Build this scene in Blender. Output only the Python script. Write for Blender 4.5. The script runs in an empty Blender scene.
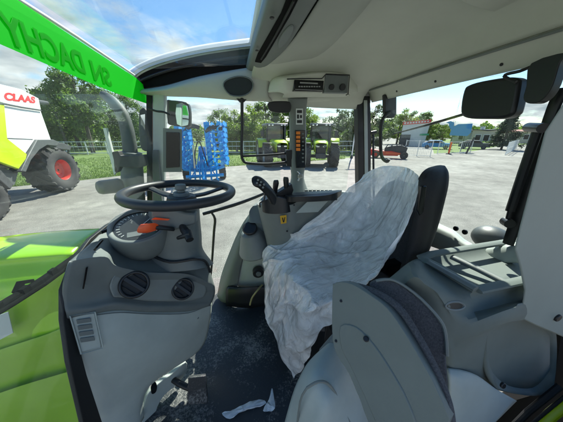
import bpy, bmesh, math, random
from mathutils import Vector, Matrix, noise

S = bpy.context.scene
COL = S.collection
R = math.radians
H = 2.6                     # camera height above the yard
random.seed(7)

# ------------------------------------------------------------------ camera
FPX, CX, CY = 212.0, 281.5, 211.0
PITCH, YAW = R(20.2), R(12.0)
cam = bpy.data.cameras.new('camera')
cam.sensor_fit = 'HORIZONTAL'; cam.sensor_width = 36.0
cam.lens = FPX / 563.0 * 36.0
cam.clip_start = 0.02; cam.clip_end = 3000
camo = bpy.data.objects.new('camera', cam); COL.objects.link(camo)
camo.location = (0, 0, H); camo.rotation_euler = (R(90) - PITCH, 0, -YAW)
S.camera = camo

# ------------------------------------------------------------------ world, sun
SUN_EL, SUN_AZ = R(46), R(33)       # azimuth measured from +Y towards +X
W = bpy.data.worlds.new('World'); S.world = W; W.use_nodes = True
nt = W.node_tree; nt.nodes.clear()
def wn(t, **k):
    n = nt.nodes.new(t)
    for a, b in k.items(): setattr(n, a, b)
    return n
sky = wn('ShaderNodeTexSky', sky_type='NISHITA', sun_disc=False)
sky.sun_elevation = SUN_EL; sky.sun_rotation = SUN_AZ
sky.air_density = 1.0; sky.dust_density = 0.3; sky.ozone_density = 1.5
tc = wn('ShaderNodeTexCoord'); sep = wn('ShaderNodeSeparateXYZ')
nt.links.new(tc.outputs['Generated'], sep.inputs[0])
zc = wn('ShaderNodeMath', operation='MAXIMUM'); zc.inputs[1].default_value = 0.0
nt.links.new(sep.outputs['Z'], zc.inputs[0])
za = wn('ShaderNodeMath', operation='ADD'); za.inputs[1].default_value = 0.22
nt.links.new(zc.outputs[0], za.inputs[0])
dv = wn('ShaderNodeVectorMath', operation='DIVIDE'); cb = wn('ShaderNodeCombineXYZ')
for i in range(3): nt.links.new(za.outputs[0], cb.inputs[i])
nt.links.new(tc.outputs['Generated'], dv.inputs[0]); nt.links.new(cb.outputs[0], dv.inputs[1])
n1 = wn('ShaderNodeTexNoise'); n1.inputs['Scale'].default_value = .95; n1.inputs['Detail'].default_value = 9
n1.inputs['Roughness'].default_value = 0.58; n1.inputs['Distortion'].default_value = 0.25
mp = wn('ShaderNodeMapping'); mp.inputs['Location'].default_value = (3.3, 1.7, 0.0)
nt.links.new(dv.outputs[0], mp.inputs[0]); nt.links.new(mp.outputs[0], n1.inputs['Vector'])
# more cloud towards the horizon
hz = wn('ShaderNodeMapRange'); hz.inputs['From Min'].default_value = 0.0; hz.inputs['From Max'].default_value = 0.5
hz.inputs['To Min'].default_value = 0.17; hz.inputs['To Max'].default_value = -0.11
nt.links.new(zc.outputs[0], hz.inputs['Value'])
ad = wn('ShaderNodeMath', operation='ADD')
nt.links.new(n1.outputs['Fac'], ad.inputs[0]); nt.links.new(hz.outputs[0], ad.inputs[1])
cr = wn('ShaderNodeMapRange'); cr.interpolation_type = 'SMOOTHSTEP'
cr.inputs['From Min'].default_value = 0.52; cr.inputs['From Max'].default_value = 0.64
cr.inputs['To Max'].default_value = 1.0
nt.links.new(ad.outputs[0], cr.inputs['Value'])
n2 = wn('ShaderNodeTexNoise'); n2.inputs['Scale'].default_value = 2.6; n2.inputs['Detail'].default_value = 6
nt.links.new(mp.outputs[0], n2.inputs['Vector'])
cc = wn('ShaderNodeMix', data_type='RGBA')
cc.inputs[6].default_value = (2.0, 2.3, 2.6, 1); cc.inputs[7].default_value = (4.9, 5.0, 5.1, 1)
cm = wn('ShaderNodeMapRange'); cm.inputs['From Min'].default_value = 0.35; cm.inputs['From Max'].default_value = 0.62
nt.links.new(n2.outputs['Fac'], cm.inputs['Value']); nt.links.new(cm.outputs[0], cc.inputs[0])
mx = wn('ShaderNodeMix', data_type='RGBA')
hs = wn('ShaderNodeHueSaturation'); hs.inputs['Saturation'].default_value = 1.25; hs.inputs['Value'].default_value = .86
nt.links.new(sky.outputs[0], hs.inputs['Color'])
nt.links.new(cr.outputs[0], mx.inputs[0]); nt.links.new(hs.outputs[0], mx.inputs[6]); nt.links.new(cc.outputs[2], mx.inputs[7])
bg = wn('ShaderNodeBackground'); bg.inputs['Strength'].default_value = 0.092
nt.links.new(mx.outputs[2], bg.inputs[0])
wo = wn('ShaderNodeOutputWorld'); nt.links.new(bg.outputs[0], wo.inputs[0])

sl = bpy.data.lights.new('sun', 'SUN'); sl.energy = 4.2; sl.angle = R(0.5); sl.color = (1.0, 0.96, 0.88)
slo = bpy.data.objects.new('sun', sl); COL.objects.link(slo)
sdir = Vector((math.sin(SUN_AZ) * math.cos(SUN_EL), math.cos(SUN_AZ) * math.cos(SUN_EL), math.sin(SUN_EL)))
slo.rotation_euler = (-sdir).to_track_quat('-Z', 'Y').to_euler(); slo.location = (20, 30, 40)
S.view_settings.view_transform = 'Standard'; S.view_settings.look = 'None'
S.view_settings.gamma = 1.0; S.view_settings.exposure = 1.34
S.view_settings.use_curve_mapping = False

# ------------------------------------------------------------------ geometry of the view, used to place real points
_f = Vector((math.sin(YAW), math.cos(YAW), 0)); _r = Vector((math.cos(YAW), -math.sin(YAW), 0)); _u = Vector((0, 0, 1))
_F = _f * math.cos(PITCH) - _u * math.sin(PITCH); _U = _u * math.cos(PITCH) + _f * math.sin(PITCH)
O = Vector((0, 0, H))
def ray(px, py): return _F + _r * ((px - CX) / FPX) + _U * ((CY - py) / FPX)
def P(px, py, x=None, y=None, z=None, pl=None, off=0.0):
    d = ray(px, py)
    if x is not None: t = x / d.x
    elif y is not None: t = y / d.y
    elif z is not None: t = z / d.z
    else:
        q, n = pl; t = (q - O).dot(n) / d.dot(n)
    return O + d * t + d.normalized() * off
def V(x, y, z): return Vector((x, y, H + z))
def plane3(a, b, c):
    return (a, (b - a).cross(c - a).normalized())
def vplane(x0, y0, x1, y1):            # vertical plane through two ground-plan points
    return plane3(V(x0, y0, 0), V(x1, y1, 0), V(x0, y0, 1))
def G(px, py): return P(px, py, z=-H)    # point on the yard

# ------------------------------------------------------------------ materials
MATS = {}
def on(obj, px, py, off=0.0):
    """the point of an object's surface seen at a photo pixel"""
    from mathutils.bvhtree import BVHTree
    me = obj.data; w = WLOC[obj.name]
    if 'bvh' not in ONC or ONC['o'] != obj.name:
        ONC['bvh'] = BVHTree.FromPolygons([v.co + w for v in me.vertices], [list(p.vertices) for p in me.polygons]); ONC['o'] = obj.name
    d = ray(px, py).normalized(); h = ONC['bvh'].ray_cast(O, d)
    return (h[0] if h[0] is not None else P(px, py, y=.4)) + d * off
ONC = {}
def newmat(name):
    m = bpy.data.materials.new(name); m.use_nodes = True
    return m, m.node_tree, m.node_tree.nodes['Principled BSDF']
def mat(name, col, rough=0.5, metal=0.0, var=0.0, vscale=8.0, bump=0.0, bscale=200.0, spec=0.5, col2=None, coat=0.0, dust=0.0):
    if name in MATS: return MATS[name]
    m, t, b = newmat(name); L = t.links.new
    b.inputs['Roughness'].default_value = rough; b.inputs['Metallic'].default_value = metal
    b.inputs['Specular IOR Level'].default_value = spec; b.inputs['Coat Weight'].default_value = coat
    b.inputs['Base Color'].default_value = (*col, 1)
    tcn = t.nodes.new('ShaderNodeTexCoord')
    if var or col2:
        n = t.nodes.new('ShaderNodeTexNoise'); n.inputs['Scale'].default_value = vscale; n.inputs['Detail'].default_value = 6
        n.inputs['Roughness'].default_value = .65
        L(tcn.outputs['Object'], n.inputs['Vector'])
        r = t.nodes.new('ShaderNodeMapRange'); r.inputs['From Min'].default_value = .33; r.inputs['From Max'].default_value = .67
        L(n.outputs['Fac'], r.inputs['Value'])
        x = t.nodes.new('ShaderNodeMix'); x.data_type = 'RGBA'
        c2 = col2 or tuple(min(1, c * (1 + var)) for c in col); c1 = col if col2 else tuple(c * (1 - var) for c in col)
        x.inputs[6].default_value = (*c1, 1); x.inputs[7].default_value = (*c2, 1)
        L(r.outputs[0], x.inputs[0]); L(x.outputs[2], b.inputs['Base Color'])
        q = t.nodes.new('ShaderNodeMapRange'); q.inputs['To Min'].default_value = max(0.03, rough - .09); q.inputs['To Max'].default_value = min(1, rough + .09)
        L(n.outputs['Fac'], q.inputs['Value']); L(q.outputs[0], b.inputs['Roughness'])
    if bump:
        n = t.nodes.new('ShaderNodeTexNoise'); n.inputs['Scale'].default_value = bscale; n.inputs['Detail'].default_value = 3
        L(tcn.outputs['Object'], n.inputs['Vector'])
        bp = t.nodes.new('ShaderNodeBump'); bp.inputs['Strength'].default_value = bump; bp.inputs['Distance'].default_value = .01
        L(n.outputs['Fac'], bp.inputs['Height']); L(bp.outputs[0], b.inputs['Normal'])
    MATS[name] = m
    return m
M = {}
M['lgrey'] = mat('light_grey_plastic', (.40, .445, .415), .48, var=.07, bump=.22, bscale=900)
M['mgrey'] = mat('mid_grey_plastic', (.17, .192, .178), .52, var=.06, bump=.12, bscale=900)
M['dgrey'] = mat('dark_grey_plastic', (.135, .155, .150), .5, var=.08, bump=.15, bscale=900)
M['liner'] = mat('roof_liner', (.56, .575, .50), .72, var=.04, vscale=5, bump=.2, bscale=1200)
M['liner2'] = mat('roof_liner_front', (.45, .47, .41), .7, var=.04, vscale=5, bump=.2, bscale=1200)
M['black'] = mat('black_plastic', (.012, .013, .014), .42, var=.15, bump=.05, bscale=600)
M['worklight'] = mat('work_light_grey', (.07, .078, .075), .45)
M['congrey'] = mat('console_grey_plastic', (.150, .178, .165), .62, var=.08, bump=.22, bscale=900, spec=.28)
M['dialgrey'] = mat('dial_grey', (.028, .032, .034), .35)
M['hoodshade'] = mat('hood_mesh_dark', (.012, .02, .008), .6)
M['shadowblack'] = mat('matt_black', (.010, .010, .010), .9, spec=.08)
M['archgrey'] = mat('arch_grey', (.075, .082, .082), .6, var=.15)
M['recess'] = mat('vent_recess_plastic', (.185, .21, .205), .5, var=.06, bump=.12, bscale=900)
M['rubber'] = mat('black_rubber', (.010, .011, .012), .62, var=.2)
M['wheelrim'] = mat('steering_rim', (.020, .023, .026), .42, bump=.08, bscale=900)
M['gloss'] = mat('dark_glass_face', (.006, .007, .008), .12)
M['orange'] = mat('orange_plastic', (.75, .10, .025), .4)
M['chrome'] = mat('steel', (.45, .46, .46), .3, metal=1)
M['whitepaint'] = mat('white_paint', (.74, .76, .74), .4, var=.03)
M['grille'] = mat('speaker_cloth', (.035, .042, .042), .8, bump=.6, bscale=1500)
M['yellow'] = mat('warning_yellow', (.72, .40, .02), .45)
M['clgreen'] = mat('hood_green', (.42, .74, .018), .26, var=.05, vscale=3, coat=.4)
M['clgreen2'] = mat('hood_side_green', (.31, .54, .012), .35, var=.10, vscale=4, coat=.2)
M['ltgreen'] = mat('harvester_green', (.46, .62, .01), .35, var=.10, vscale=1.5)
M['red'] = mat('red_paint', (.62, .03, .02), .4, var=.06)
M['redletter'] = mat('red_letters', (.62, .02, .02), .5)
M['blue'] = mat('implement_blue', (.02, .36, .78), .4, var=.12, vscale=3)
M['tyre'] = mat('tyre_rubber', (.04, .036, .037), .85, col2=(.065, .064, .06), vscale=2.5, bump=.4, bscale=40)
M['dirtsteel'] = mat('dark_steel', (.05, .052, .055), .6, var=.3)
M['screen'] = mat('screen', (.02, .03, .04), .2)
M['carpet'] = mat('seat_fabric', (.05, .053, .058), .95, col2=(.125, .125, .135), vscale=260, bump=.5, bscale=700)
M['paper'] = mat('sticker_white', (.6, .63, .6), .6)
M['exh'] = mat('exhaust_grey', (.085, .097, .093), .62, metal=.15, var=.15, vscale=10)

def glass(name, tint=(.93, .97, .95), refl=1.0, dust=.007):
    m = bpy.data.materials.new(name); m.use_nodes = True; t = m.node_tree; t.nodes.clear(); L = t.links.new
    o = t.nodes.new('ShaderNodeOutputMaterial'); mixn = t.nodes.new('ShaderNodeMixShader')
    tr = t.nodes.new('ShaderNodeBsdfTransparent'); tr.inputs[0].default_value = (*tint, 1)
    gl = t.nodes.new('ShaderNodeBsdfGlossy'); gl.inputs['Roughness'].default_value = .02; gl.inputs[0].default_value = (.9, .95, .95, 1)
    fr = t.nodes.new('ShaderNodeLayerWeight'); fr.inputs['Blend'].default_value = .5
    pw = t.nodes.new('ShaderNodeMath'); pw.operation = 'POWER'; pw.inputs[1].default_value = 4.5
    mu = t.nodes.new('ShaderNodeMath'); mu.operation = 'MULTIPLY_ADD'; mu.inputs[1].default_value = .35 * refl; mu.inputs[2].default_value = .02 * refl
    L(fr.outputs['Facing'], pw.inputs[0]); L(pw.outputs[0], mu.inputs[0]); L(mu.outputs[0], mixn.inputs[0]); L(tr.outputs[0], mixn.inputs[1]); L(gl.outputs[0], mixn.inputs[2])
    if dust:
        df = t.nodes.new('ShaderNodeBsdfDiffuse'); df.inputs[0].default_value = (.8, .82, .8, 1)
        t2 = t.nodes.new('ShaderNodeBsdfTranslucent'); t2.inputs[0].default_value = (.8, .82, .8, 1)
        a2 = t.nodes.new('ShaderNodeMixShader'); a2.inputs[0].default_value = .6; L(df.outputs[0], a2.inputs[1]); L(t2.outputs[0], a2.inputs[2])
        tc_ = t.nodes.new('ShaderNodeTexCoord'); nn = t.nodes.new('ShaderNodeTexNoise'); nn.inputs['Scale'].default_value = 3.5; nn.inputs['Detail'].default_value = 9; nn.inputs['Distortion'].default_value = 1.2
        L(tc_.outputs['Object'], nn.inputs['Vector']); mr_ = t.nodes.new('ShaderNodeMapRange'); mr_.inputs['From Min'].default_value = .3; mr_.inputs['From Max'].default_value = .75
        mr_.inputs['To Min'].default_value = dust * .5; mr_.inputs['To Max'].default_value = dust * 1.6; L(nn.outputs['Fac'], mr_.inputs['Value'])
        m3 = t.nodes.new('ShaderNodeMixShader'); L(mr_.outputs[0], m3.inputs[0]); L(mixn.outputs[0], m3.inputs[1]); L(a2.outputs[0], m3.inputs[2]); mixn = m3
    L(mixn.outputs[0], o.inputs[0]); return m
M['glassws'] = glass('windscreen_glass', dust=.022)
M['glass'] = glass('window_glass'); M['glassroof'] = glass('roof_glass', (.72, .88, .98), .8)
M['glassfar'] = glass('tractor_glass', (.16, .27, .29), 3)

def film_material():
    m, t, b = newmat('plastic_film'); L = t.links.new
    b.inputs['Base Color'].default_value = (.8, .86, .9, 1); b.inputs['Roughness'].default_value = .13; b.inputs['Coat Weight'].default_value = 1.0; b.inputs['Coat Roughness'].default_value = .06
    b.inputs['Specular IOR Level'].default_value = .7
    tcn = t.nodes.new('ShaderNodeTexCoord')
    n = t.nodes.new('ShaderNodeTexNoise'); n.inputs['Scale'].default_value = 9; n.inputs['Detail'].default_value = 8; n.inputs['Distortion'].default_value = 1.6
    L(tcn.outputs['Object'], n.inputs['Vector'])
    w = t.nodes.new('ShaderNodeTexNoise'); w.noise_type = 'RIDGED_MULTIFRACTAL'; w.inputs['Scale'].default_value = 7; w.inputs['Detail'].default_value = 5; w.inputs['Distortion'].default_value = .8
    L(tcn.outputs['Object'], w.inputs['Vector'])
    a = t.nodes.new('ShaderNodeMath'); a.operation = 'ADD'; L(n.outputs['Fac'], a.inputs[0])
    k = t.nodes.new('ShaderNodeMath'); k.operation = 'MULTIPLY'; k.inputs[1].default_value = .35; L(w.outputs['Fac'], k.inputs[0]); L(k.outputs[0], a.inputs[1])
    mpg = t.nodes.new('ShaderNodeMapping'); mpg.inputs['Scale'].default_value = (9, 46, 7); mpg.inputs['Rotation'].default_value = (.25, .2, .35)
    dn = t.nodes.new('ShaderNodeMix'); dn.data_type = 'RGBA'; dn.inputs[0].default_value = .10
    L(tcn.outputs['Object'], dn.inputs[6]); L(n.outputs['Color'], dn.inputs[7]); L(dn.outputs[2], mpg.inputs[0])
    fw = t.nodes.new('ShaderNodeTexNoise'); fw.noise_type = 'RIDGED_MULTIFRACTAL'; fw.inputs['Scale'].default_value = 1.0; fw.inputs['Detail'].default_value = 4
    L(mpg.outputs[0], fw.inputs['Vector'])
    acc = None
    for sc_, am_, st_ in ((5, 1.0, (.6, 1.6, .6)), (13, .42, (.6, 1.7, .6)), (30, .16, (.8, 1.6, .8)), (75, .035, (1, 1, 1))):
        m9 = t.nodes.new('ShaderNodeMapping'); m9.inputs['Scale'].default_value = st_; L(dn.outputs[2], m9.inputs[0])
        n9 = t.nodes.new('ShaderNodeTexNoise'); n9.inputs['Scale'].default_value = sc_; n9.inputs['Detail'].default_value = 0; n9.inputs['Distortion'].default_value = .6
        L(m9.outputs[0], n9.inputs['Vector'])
        s9 = t.nodes.new('ShaderNodeMath'); s9.operation = 'SUBTRACT'; s9.inputs[1].default_value = .5; L(n9.outputs['Fac'], s9.inputs[0])
        b9 = t.nodes.new('ShaderNodeMath'); b9.operation = 'ABSOLUTE'; L(s9.outputs[0], b9.inputs[0])
        c9 = t.nodes.new('ShaderNodeMath'); c9.operation = 'MULTIPLY_ADD'; c9.inputs[1].default_value = -am_; L(b9.outputs[0], c9.inputs[0])
        if acc: L(acc.outputs[0], c9.inputs[2])
        else: c9.inputs[2].default_value = 1
        acc = c9
    k3 = t.nodes.new('ShaderNodeMath'); k3.operation = 'MULTIPLY_ADD'; k3.inputs[1].default_value = 2.2; L(acc.outputs[0], k3.inputs[0]); k3.inputs[2].default_value = 0
    bp = t.nodes.new('ShaderNodeBump'); bp.inputs['Strength'].default_value = .85; bp.inputs['Distance'].default_value = .02
    L(k3.outputs[0], bp.inputs['Height']); L(bp.outputs[0], b.inputs['Normal'])
    cz = t.nodes.new('ShaderNodeMapRange'); cz.inputs['From Min'].default_value = .55; cz.inputs['From Max'].default_value = 1.5; L(fw.outputs['Fac'], cz.inputs['Value'])
    cx_ = t.nodes.new('ShaderNodeMix'); cx_.data_type = 'RGBA'; cx_.inputs[6].default_value = (.93, .955, .97, 1); cx_.inputs[7].default_value = (.98, .99, 1, 1)
    L(cz.outputs[0], cx_.inputs[0]); L(cx_.outputs[2], b.inputs['Base Color'])
    tl = t.nodes.new('ShaderNodeBsdfTranslucent'); tl.inputs[0].default_value = (.8, .87, .93, 1)
    tr = t.nodes.new('ShaderNodeBsdfTransparent'); tr.inputs[0].default_value = (.9, .95, 1, 1)
    m1 = t.nodes.new('ShaderNodeMixShader'); m1.inputs[0].default_value = .22
    L(b.outputs[0], m1.inputs[1]); L(tl.outputs[0], m1.inputs[2])
    m2 = t.nodes.new('ShaderNodeMixShader')
    q = t.nodes.new('ShaderNodeMapRange'); q.inputs['From Min'].default_value = .40; q.inputs['From Max'].default_value = .7
    q.inputs['To Min'].default_value = .02; q.inputs['To Max'].default_value = .30
    L(n.outputs['Fac'], q.inputs['Value']); L(q.outputs[0], m2.inputs[0])
    L(m1.outputs[0], m2.inputs[1]); L(tr.outputs[0], m2.inputs[2])
    L(m2.outputs[0], t.nodes['Material Output'].inputs[0]); return m
M['film'] = film_material()

def band_material(name, col, trans):
    m, t, b = newmat(name); L = t.links.new
    b.inputs['Base Color'].default_value = (*col, 1); b.inputs['Roughness'].default_value = .5
    tl = t.nodes.new('ShaderNodeBsdfTranslucent'); tl.inputs[0].default_value = (*trans, 1)
    mm = t.nodes.new('ShaderNodeMixShader'); mm.inputs[0].default_value = .72
    L(b.outputs[0], mm.inputs[1]); L(tl.outputs[0], mm.inputs[2]); L(mm.outputs[0], t.nodes['Material Output'].inputs[0]); return m
M['band'] = band_material('green_film', (.02, .60, .04), (.05, .95, .07))
M['bandtext'] = band_material('green_film_letters', (.005, .50, .01), (.01, .74, .01))

def ground_material():
    m, t, b = newmat('yard_gravel'); L = t.links.new
    tcn = t.nodes.new('ShaderNodeTexCoord')
    def nz(s, d, ro=.6):
        n = t.nodes.new('ShaderNodeTexNoise'); n.inputs['Scale'].default_value = s; n.inputs['Detail'].default_value = d; n.inputs['Roughness'].default_value = ro
        L(tcn.outputs['Object'], n.inputs['Vector']); return n
    big, mid, fine = nz(.22, 6), nz(1.7, 8, .7), nz(42, 5, .85)
    r = t.nodes.new('ShaderNodeValToRGB'); e = r.color_ramp.elements
    e[0].position = .33; e[0].color = (.255, .25, .232, 1); e[1].position = .66; e[1].color = (.41, .405, .38, 1)
    L(big.outputs['Fac'], r.inputs[0])
    r2 = t.nodes.new('ShaderNodeValToRGB'); e = r2.color_ramp.elements
    e[0].position = .30; e[0].color = (.70, .69, .68, 1); e[1].position = .66; e[1].color = (1.15, 1.13, 1.1, 1)
    L(mid.outputs['Fac'], r2.inputs[0])
    r3 = t.nodes.new('ShaderNodeValToRGB'); e = r3.color_ramp.elements
    e[0].position = .34; e[0].color = (.42, .41, .40, 1); e[1].position = .66; e[1].color = (1.42, 1.41, 1.38, 1)
    L(fine.outputs['Fac'], r3.inputs[0])
    a = t.nodes.new('ShaderNodeMix'); a.data_type = 'RGBA'; a.blend_type = 'MULTIPLY'; a.inputs[0].default_value = 1
    L(r.outputs[0], a.inputs[6]); L(r2.outputs[0], a.inputs[7])
    c = t.nodes.new('ShaderNodeMix'); c.data_type = 'RGBA'; c.blend_type = 'MULTIPLY'; c.inputs[0].default_value = 1
    L(a.outputs[2], c.inputs[6]); L(r3.outputs[0], c.inputs[7])
    # long repair seams and cracks
    v = t.nodes.new('ShaderNodeTexVoronoi'); v.feature = 'DISTANCE_TO_EDGE'; v.inputs['Scale'].default_value = .16
    dd = t.nodes.new('ShaderNodeMix'); dd.data_type = 'RGBA'; dd.inputs[0].default_value = .12
    L(tcn.outputs['Object'], dd.inputs[6]); L(mid.outputs['Color'], dd.inputs[7]); L(dd.outputs[2], v.inputs['Vector'])
    k = t.nodes.new('ShaderNodeMapRange'); k.inputs['From Max'].default_value = .006; k.inputs['To Min'].default_value = .90; k.inputs['To Max'].default_value = 1
    L(v.outputs['Distance'], k.inputs['Value'])
    g = t.nodes.new('ShaderNodeMix'); g.data_type = 'RGBA'; g.blend_type = 'MULTIPLY'; g.inputs[0].default_value = 1
    L(c.outputs[2], g.inputs[6]); L(k.outputs[0], g.inputs[7]); L(g.outputs[2], b.inputs['Base Color'])
    b.inputs['Roughness'].default_value = .95; b.inputs['Specular IOR Level'].default_value = .2
    bp = t.nodes.new('ShaderNodeBump'); bp.inputs['Strength'].default_value = .9; bp.inputs['Distance'].default_value = .03
    L(fine.outputs['Fac'], bp.inputs['Height']); L(bp.outputs[0], b.inputs['Normal']); return m
M['ground'] = ground_material()
M['grass'] = mat('grass', (.085, .15, .025), .95, col2=(.17, .24, .055), vscale=.8, bump=1, bscale=14)
M['mat'] = None
def floor_mat_material():
    m, t, b = newmat('floor_mat_dusty'); L = t.links.new
    tcn = t.nodes.new('ShaderNodeTexCoord')
    a = t.nodes.new('ShaderNodeTexNoise'); a.inputs['Scale'].default_value = 95; a.inputs['Detail'].default_value = 5; a.inputs['Roughness'].default_value = .75
    c = t.nodes.new('ShaderNodeTexNoise'); c.inputs['Scale'].default_value = 4; c.inputs['Detail'].default_value = 6
    for n in (a, c): L(tcn.outputs['Object'], n.inputs['Vector'])
    ad = t.nodes.new('ShaderNodeMath'); ad.operation = 'ADD'
    k = t.nodes.new('ShaderNodeMath'); k.operation = 'MULTIPLY'; k.inputs[1].default_value = 1.05; L(c.outputs['Fac'], k.inputs[0])
    L(a.outputs['Fac'], ad.inputs[0]); L(k.outputs[0], ad.inputs[1])
    hv = t.nodes.new('ShaderNodeMath'); hv.operation = 'MULTIPLY'; hv.inputs[1].default_value = .70; L(ad.outputs[0], hv.inputs[0])
    r = t.nodes.new('ShaderNodeValToRGB'); e = r.color_ramp.elements
    e[0].position = .74; e[0].color = (.018, .023, .028, 1); e[1].position = .90; e[1].color = (.24, .235, .22, 1)
    L(hv.outputs[0], r.inputs[0]); L(r.outputs[0], b.inputs['Base Color'])
    b.inputs['Roughness'].default_value = .36
    bp = t.nodes.new('ShaderNodeBump'); bp.inputs['Strength'].default_value = .5; bp.inputs['Distance'].default_value = .004
    L(a.outputs['Fac'], bp.inputs['Height']); L(bp.outputs[0], b.inputs['Normal']); return m
M['mat'] = floor_mat_material()

# ------------------------------------------------------------------ object helpers
WLOC = {}
def tag(o, label=None, cat=None, group=None, kind=None):
    if label: o['label'] = label
    if cat: o['category'] = cat
    if group: o['group'] = group
    if kind: o['kind'] = kind
    return o
def empty(name, loc, label, cat, group=None):
    o = bpy.data.objects.new(name, None); COL.objects.link(o); o.location = loc; o.empty_display_size = .2
    WLOC[o.name] = Vector(loc); return tag(o, label, cat, group)
def fin(name, bm, m, parent=None, smooth=35, bevel=0, solid=0, soff=-1, subsurf=0, bseg=2):
    bmesh.ops.remove_doubles(bm, verts=bm.verts, dist=1e-6)
    xs = [v.co for v in bm.verts]
    lo = Vector((min(v.x for v in xs), min(v.y for v in xs), min(v.z for v in xs)))
    hi = Vector((max(v.x for v in xs), max(v.y for v in xs), max(v.z for v in xs)))
    c = (lo + hi) / 2
    if parent is None: c.z = lo.z
    for v in bm.verts: v.co -= c
    me = bpy.data.meshes.new(name); bm.to_mesh(me); bm.free()
    ms = m if isinstance(m, (list, tuple)) else [m]
    for x in ms: me.materials.append(x)
    if smooth:
        for p in me.polygons: p.use_smooth = True
        if smooth < 180: me.set_sharp_from_angle(angle=R(smooth))
    o = bpy.data.objects.new(name, me); COL.objects.link(o)
    WLOC[o.name] = c.copy()
    if parent is not None:
        o.parent = parent; o.location = c - WLOC[parent.name]
    else: o.location = c
    if solid:
        s = o.modifiers.new('solid', 'SOLIDIFY'); s.thickness = solid; s.offset = soff
    if bevel:
        b = o.modifiers.new('bevel', 'BEVEL'); b.width = bevel; b.segments = bseg; b.limit_method = 'ANGLE'; b.angle_limit = R(40); b.harden_normals = False
    if subsurf:
        s = o.modifiers.new('sub', 'SUBSURF'); s.levels = subsurf; s.render_levels = subsurf
    return o
def bm_poly(bm, pts, thick, n=None, mi=0):
    """outline -> slab; the slab grows along n (away from the viewer by default)"""
    pts = [Vector(p) for p in pts]
    nn = Vector((0, 0, 0))
    for i in range(len(pts)): nn += pts[i].cross(pts[(i + 1) % len(pts)])
    nn = nn.normalized()
    if n is None:
        cen = sum(pts, Vector()) / len(pts)
        n = nn if nn.dot(cen - O) > 0 else -nn
    n = Vector(n).normalized()
    a = [bm.verts.new(p) for p in pts]; b = [bm.verts.new(p + n * thick) for p in pts]
    fs = [bm.faces.new(a), bm.faces.new(b[::-1])]
    k = len(pts)
    for i in range(k): fs.append(bm.faces.new((a[i], b[i], b[(i + 1) % k], a[(i + 1) % k])))
    for f in fs: f.material_index = mi
    bmesh.ops.recalc_face_normals(bm, faces=fs)
def smooth_poly(px, n=6, closed=True):
    """Catmull-Rom through points"""
    out = []; k = len(px); px = [Vector(p) for p in px]
    rng = range(k) if closed else range(k - 1)
    for i in rng:
        if closed: p0, p1, p2, p3 = px[(i - 1) % k], px[i], px[(i + 1) % k], px[(i + 2) % k]
        else: p0, p1, p2, p3 = px[max(i - 1, 0)], px[i], px[i + 1], px[min(i + 2, k - 1)]
        for j in range(n):
            t = j / n
            out.append(.5 * ((2 * p1) + (p2 - p0) * t + (2 * p0 - 5 * p1 + 4 * p2 - p3) * t * t + (3 * p1 - p0 - 3 * p2 + p3) * t ** 3))
    if not closed: out.append(px[-1])
    return out
def plate(name, px, thick, m, parent, sm=0, bevel=.003, n=None, **k):
    pts2 = [Vector((a, b, 0)) for a, b in px]
    if sm: pts2 = smooth_poly(pts2, sm)
    pts = [P(v.x, v.y, **k) for v in pts2]
    bm = bmesh.new(); bm_poly(bm, pts, thick, n)
    return fin(name, bm, m, parent, bevel=bevel)
def bm_loft(bm, rows, nu=4, nv=4, closed=False, mi=0):
    rr = [smooth_poly(r, nu, closed) for r in rows]
    if closed is False: pass
    cols = len(rr[0]); grid = []
    colpts = [smooth_poly([r[i] for r in rr], nv, False) if len(rr) > 1 else [r[i] for r in rr] for i in range(cols)]
    nr = len(colpts[0])
    vs = [[bm.verts.new(colpts[c][r]) for c in range(cols)] for r in range(nr)]
    fs = []
    for r in range(nr - 1):
        for c in range(cols if closed else cols - 1):
            c2 = (c + 1) % cols
            try:
                f = bm.faces.new((vs[r][c], vs[r][c2], vs[r + 1][c2], vs[r + 1][c])); f.material_index = mi; fs.append(f)
            except ValueError: pass
    return vs, fs
def loft(name, rows, m, parent, nu=4, nv=4, closed=False, solid=.004, bevel=0, smooth=60, caps=False):
    bm = bmesh.new(); vs, fs = bm_loft(bm, rows, nu, nv, closed)
    if caps:
        fs.append(bm.faces.new(vs[0])); fs.append(bm.faces.new(vs[-1][::-1]))
        bmesh.ops.recalc_face_normals(bm, faces=bm.faces)
    else:
        # normals towards the viewer so that solidify grows away from it
        bmesh.ops.recalc_face_normals(bm, faces=bm.faces)
        s = sum((f.normal.dot(O - f.calc_center_median()) for f in bm.faces))
        if s < 0: bmesh.ops.reverse_faces(bm, faces=bm.faces)
    return fin(name, bm, m, parent, smooth=smooth, solid=0 if caps else solid, bevel=bevel)
def bm_box(bm, c, s, rot=None, mi=0):
    mtx = Matrix.Translation(c) @ ((rot or Matrix.Identity(3)).to_4x4()) @ Matrix.Diagonal((s[0], s[1], s[2], 1))
    r = bmesh.ops.create_cube(bm, size=1, matrix=mtx)
    for v in r['verts']:
        for f in v.link_faces: f.material_index = mi
def bm_cyl(bm, a, b, r0, r1=None, seg=16, mi=0, caps=True):
    a = Vector(a); b = Vector(b); r1 = r0 if r1 is None else r1; d = b - a
    q = d.to_track_quat('Z', 'Y').to_matrix().to_4x4()
    r = bmesh.ops.create_cone(bm, cap_ends=caps, segments=seg, radius1=r0, radius2=r1, depth=d.length, matrix=Matrix.Translation((a + b) / 2) @ q)
    for v in r['verts']:
        for f in v.link_faces: f.material_index = mi
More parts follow.
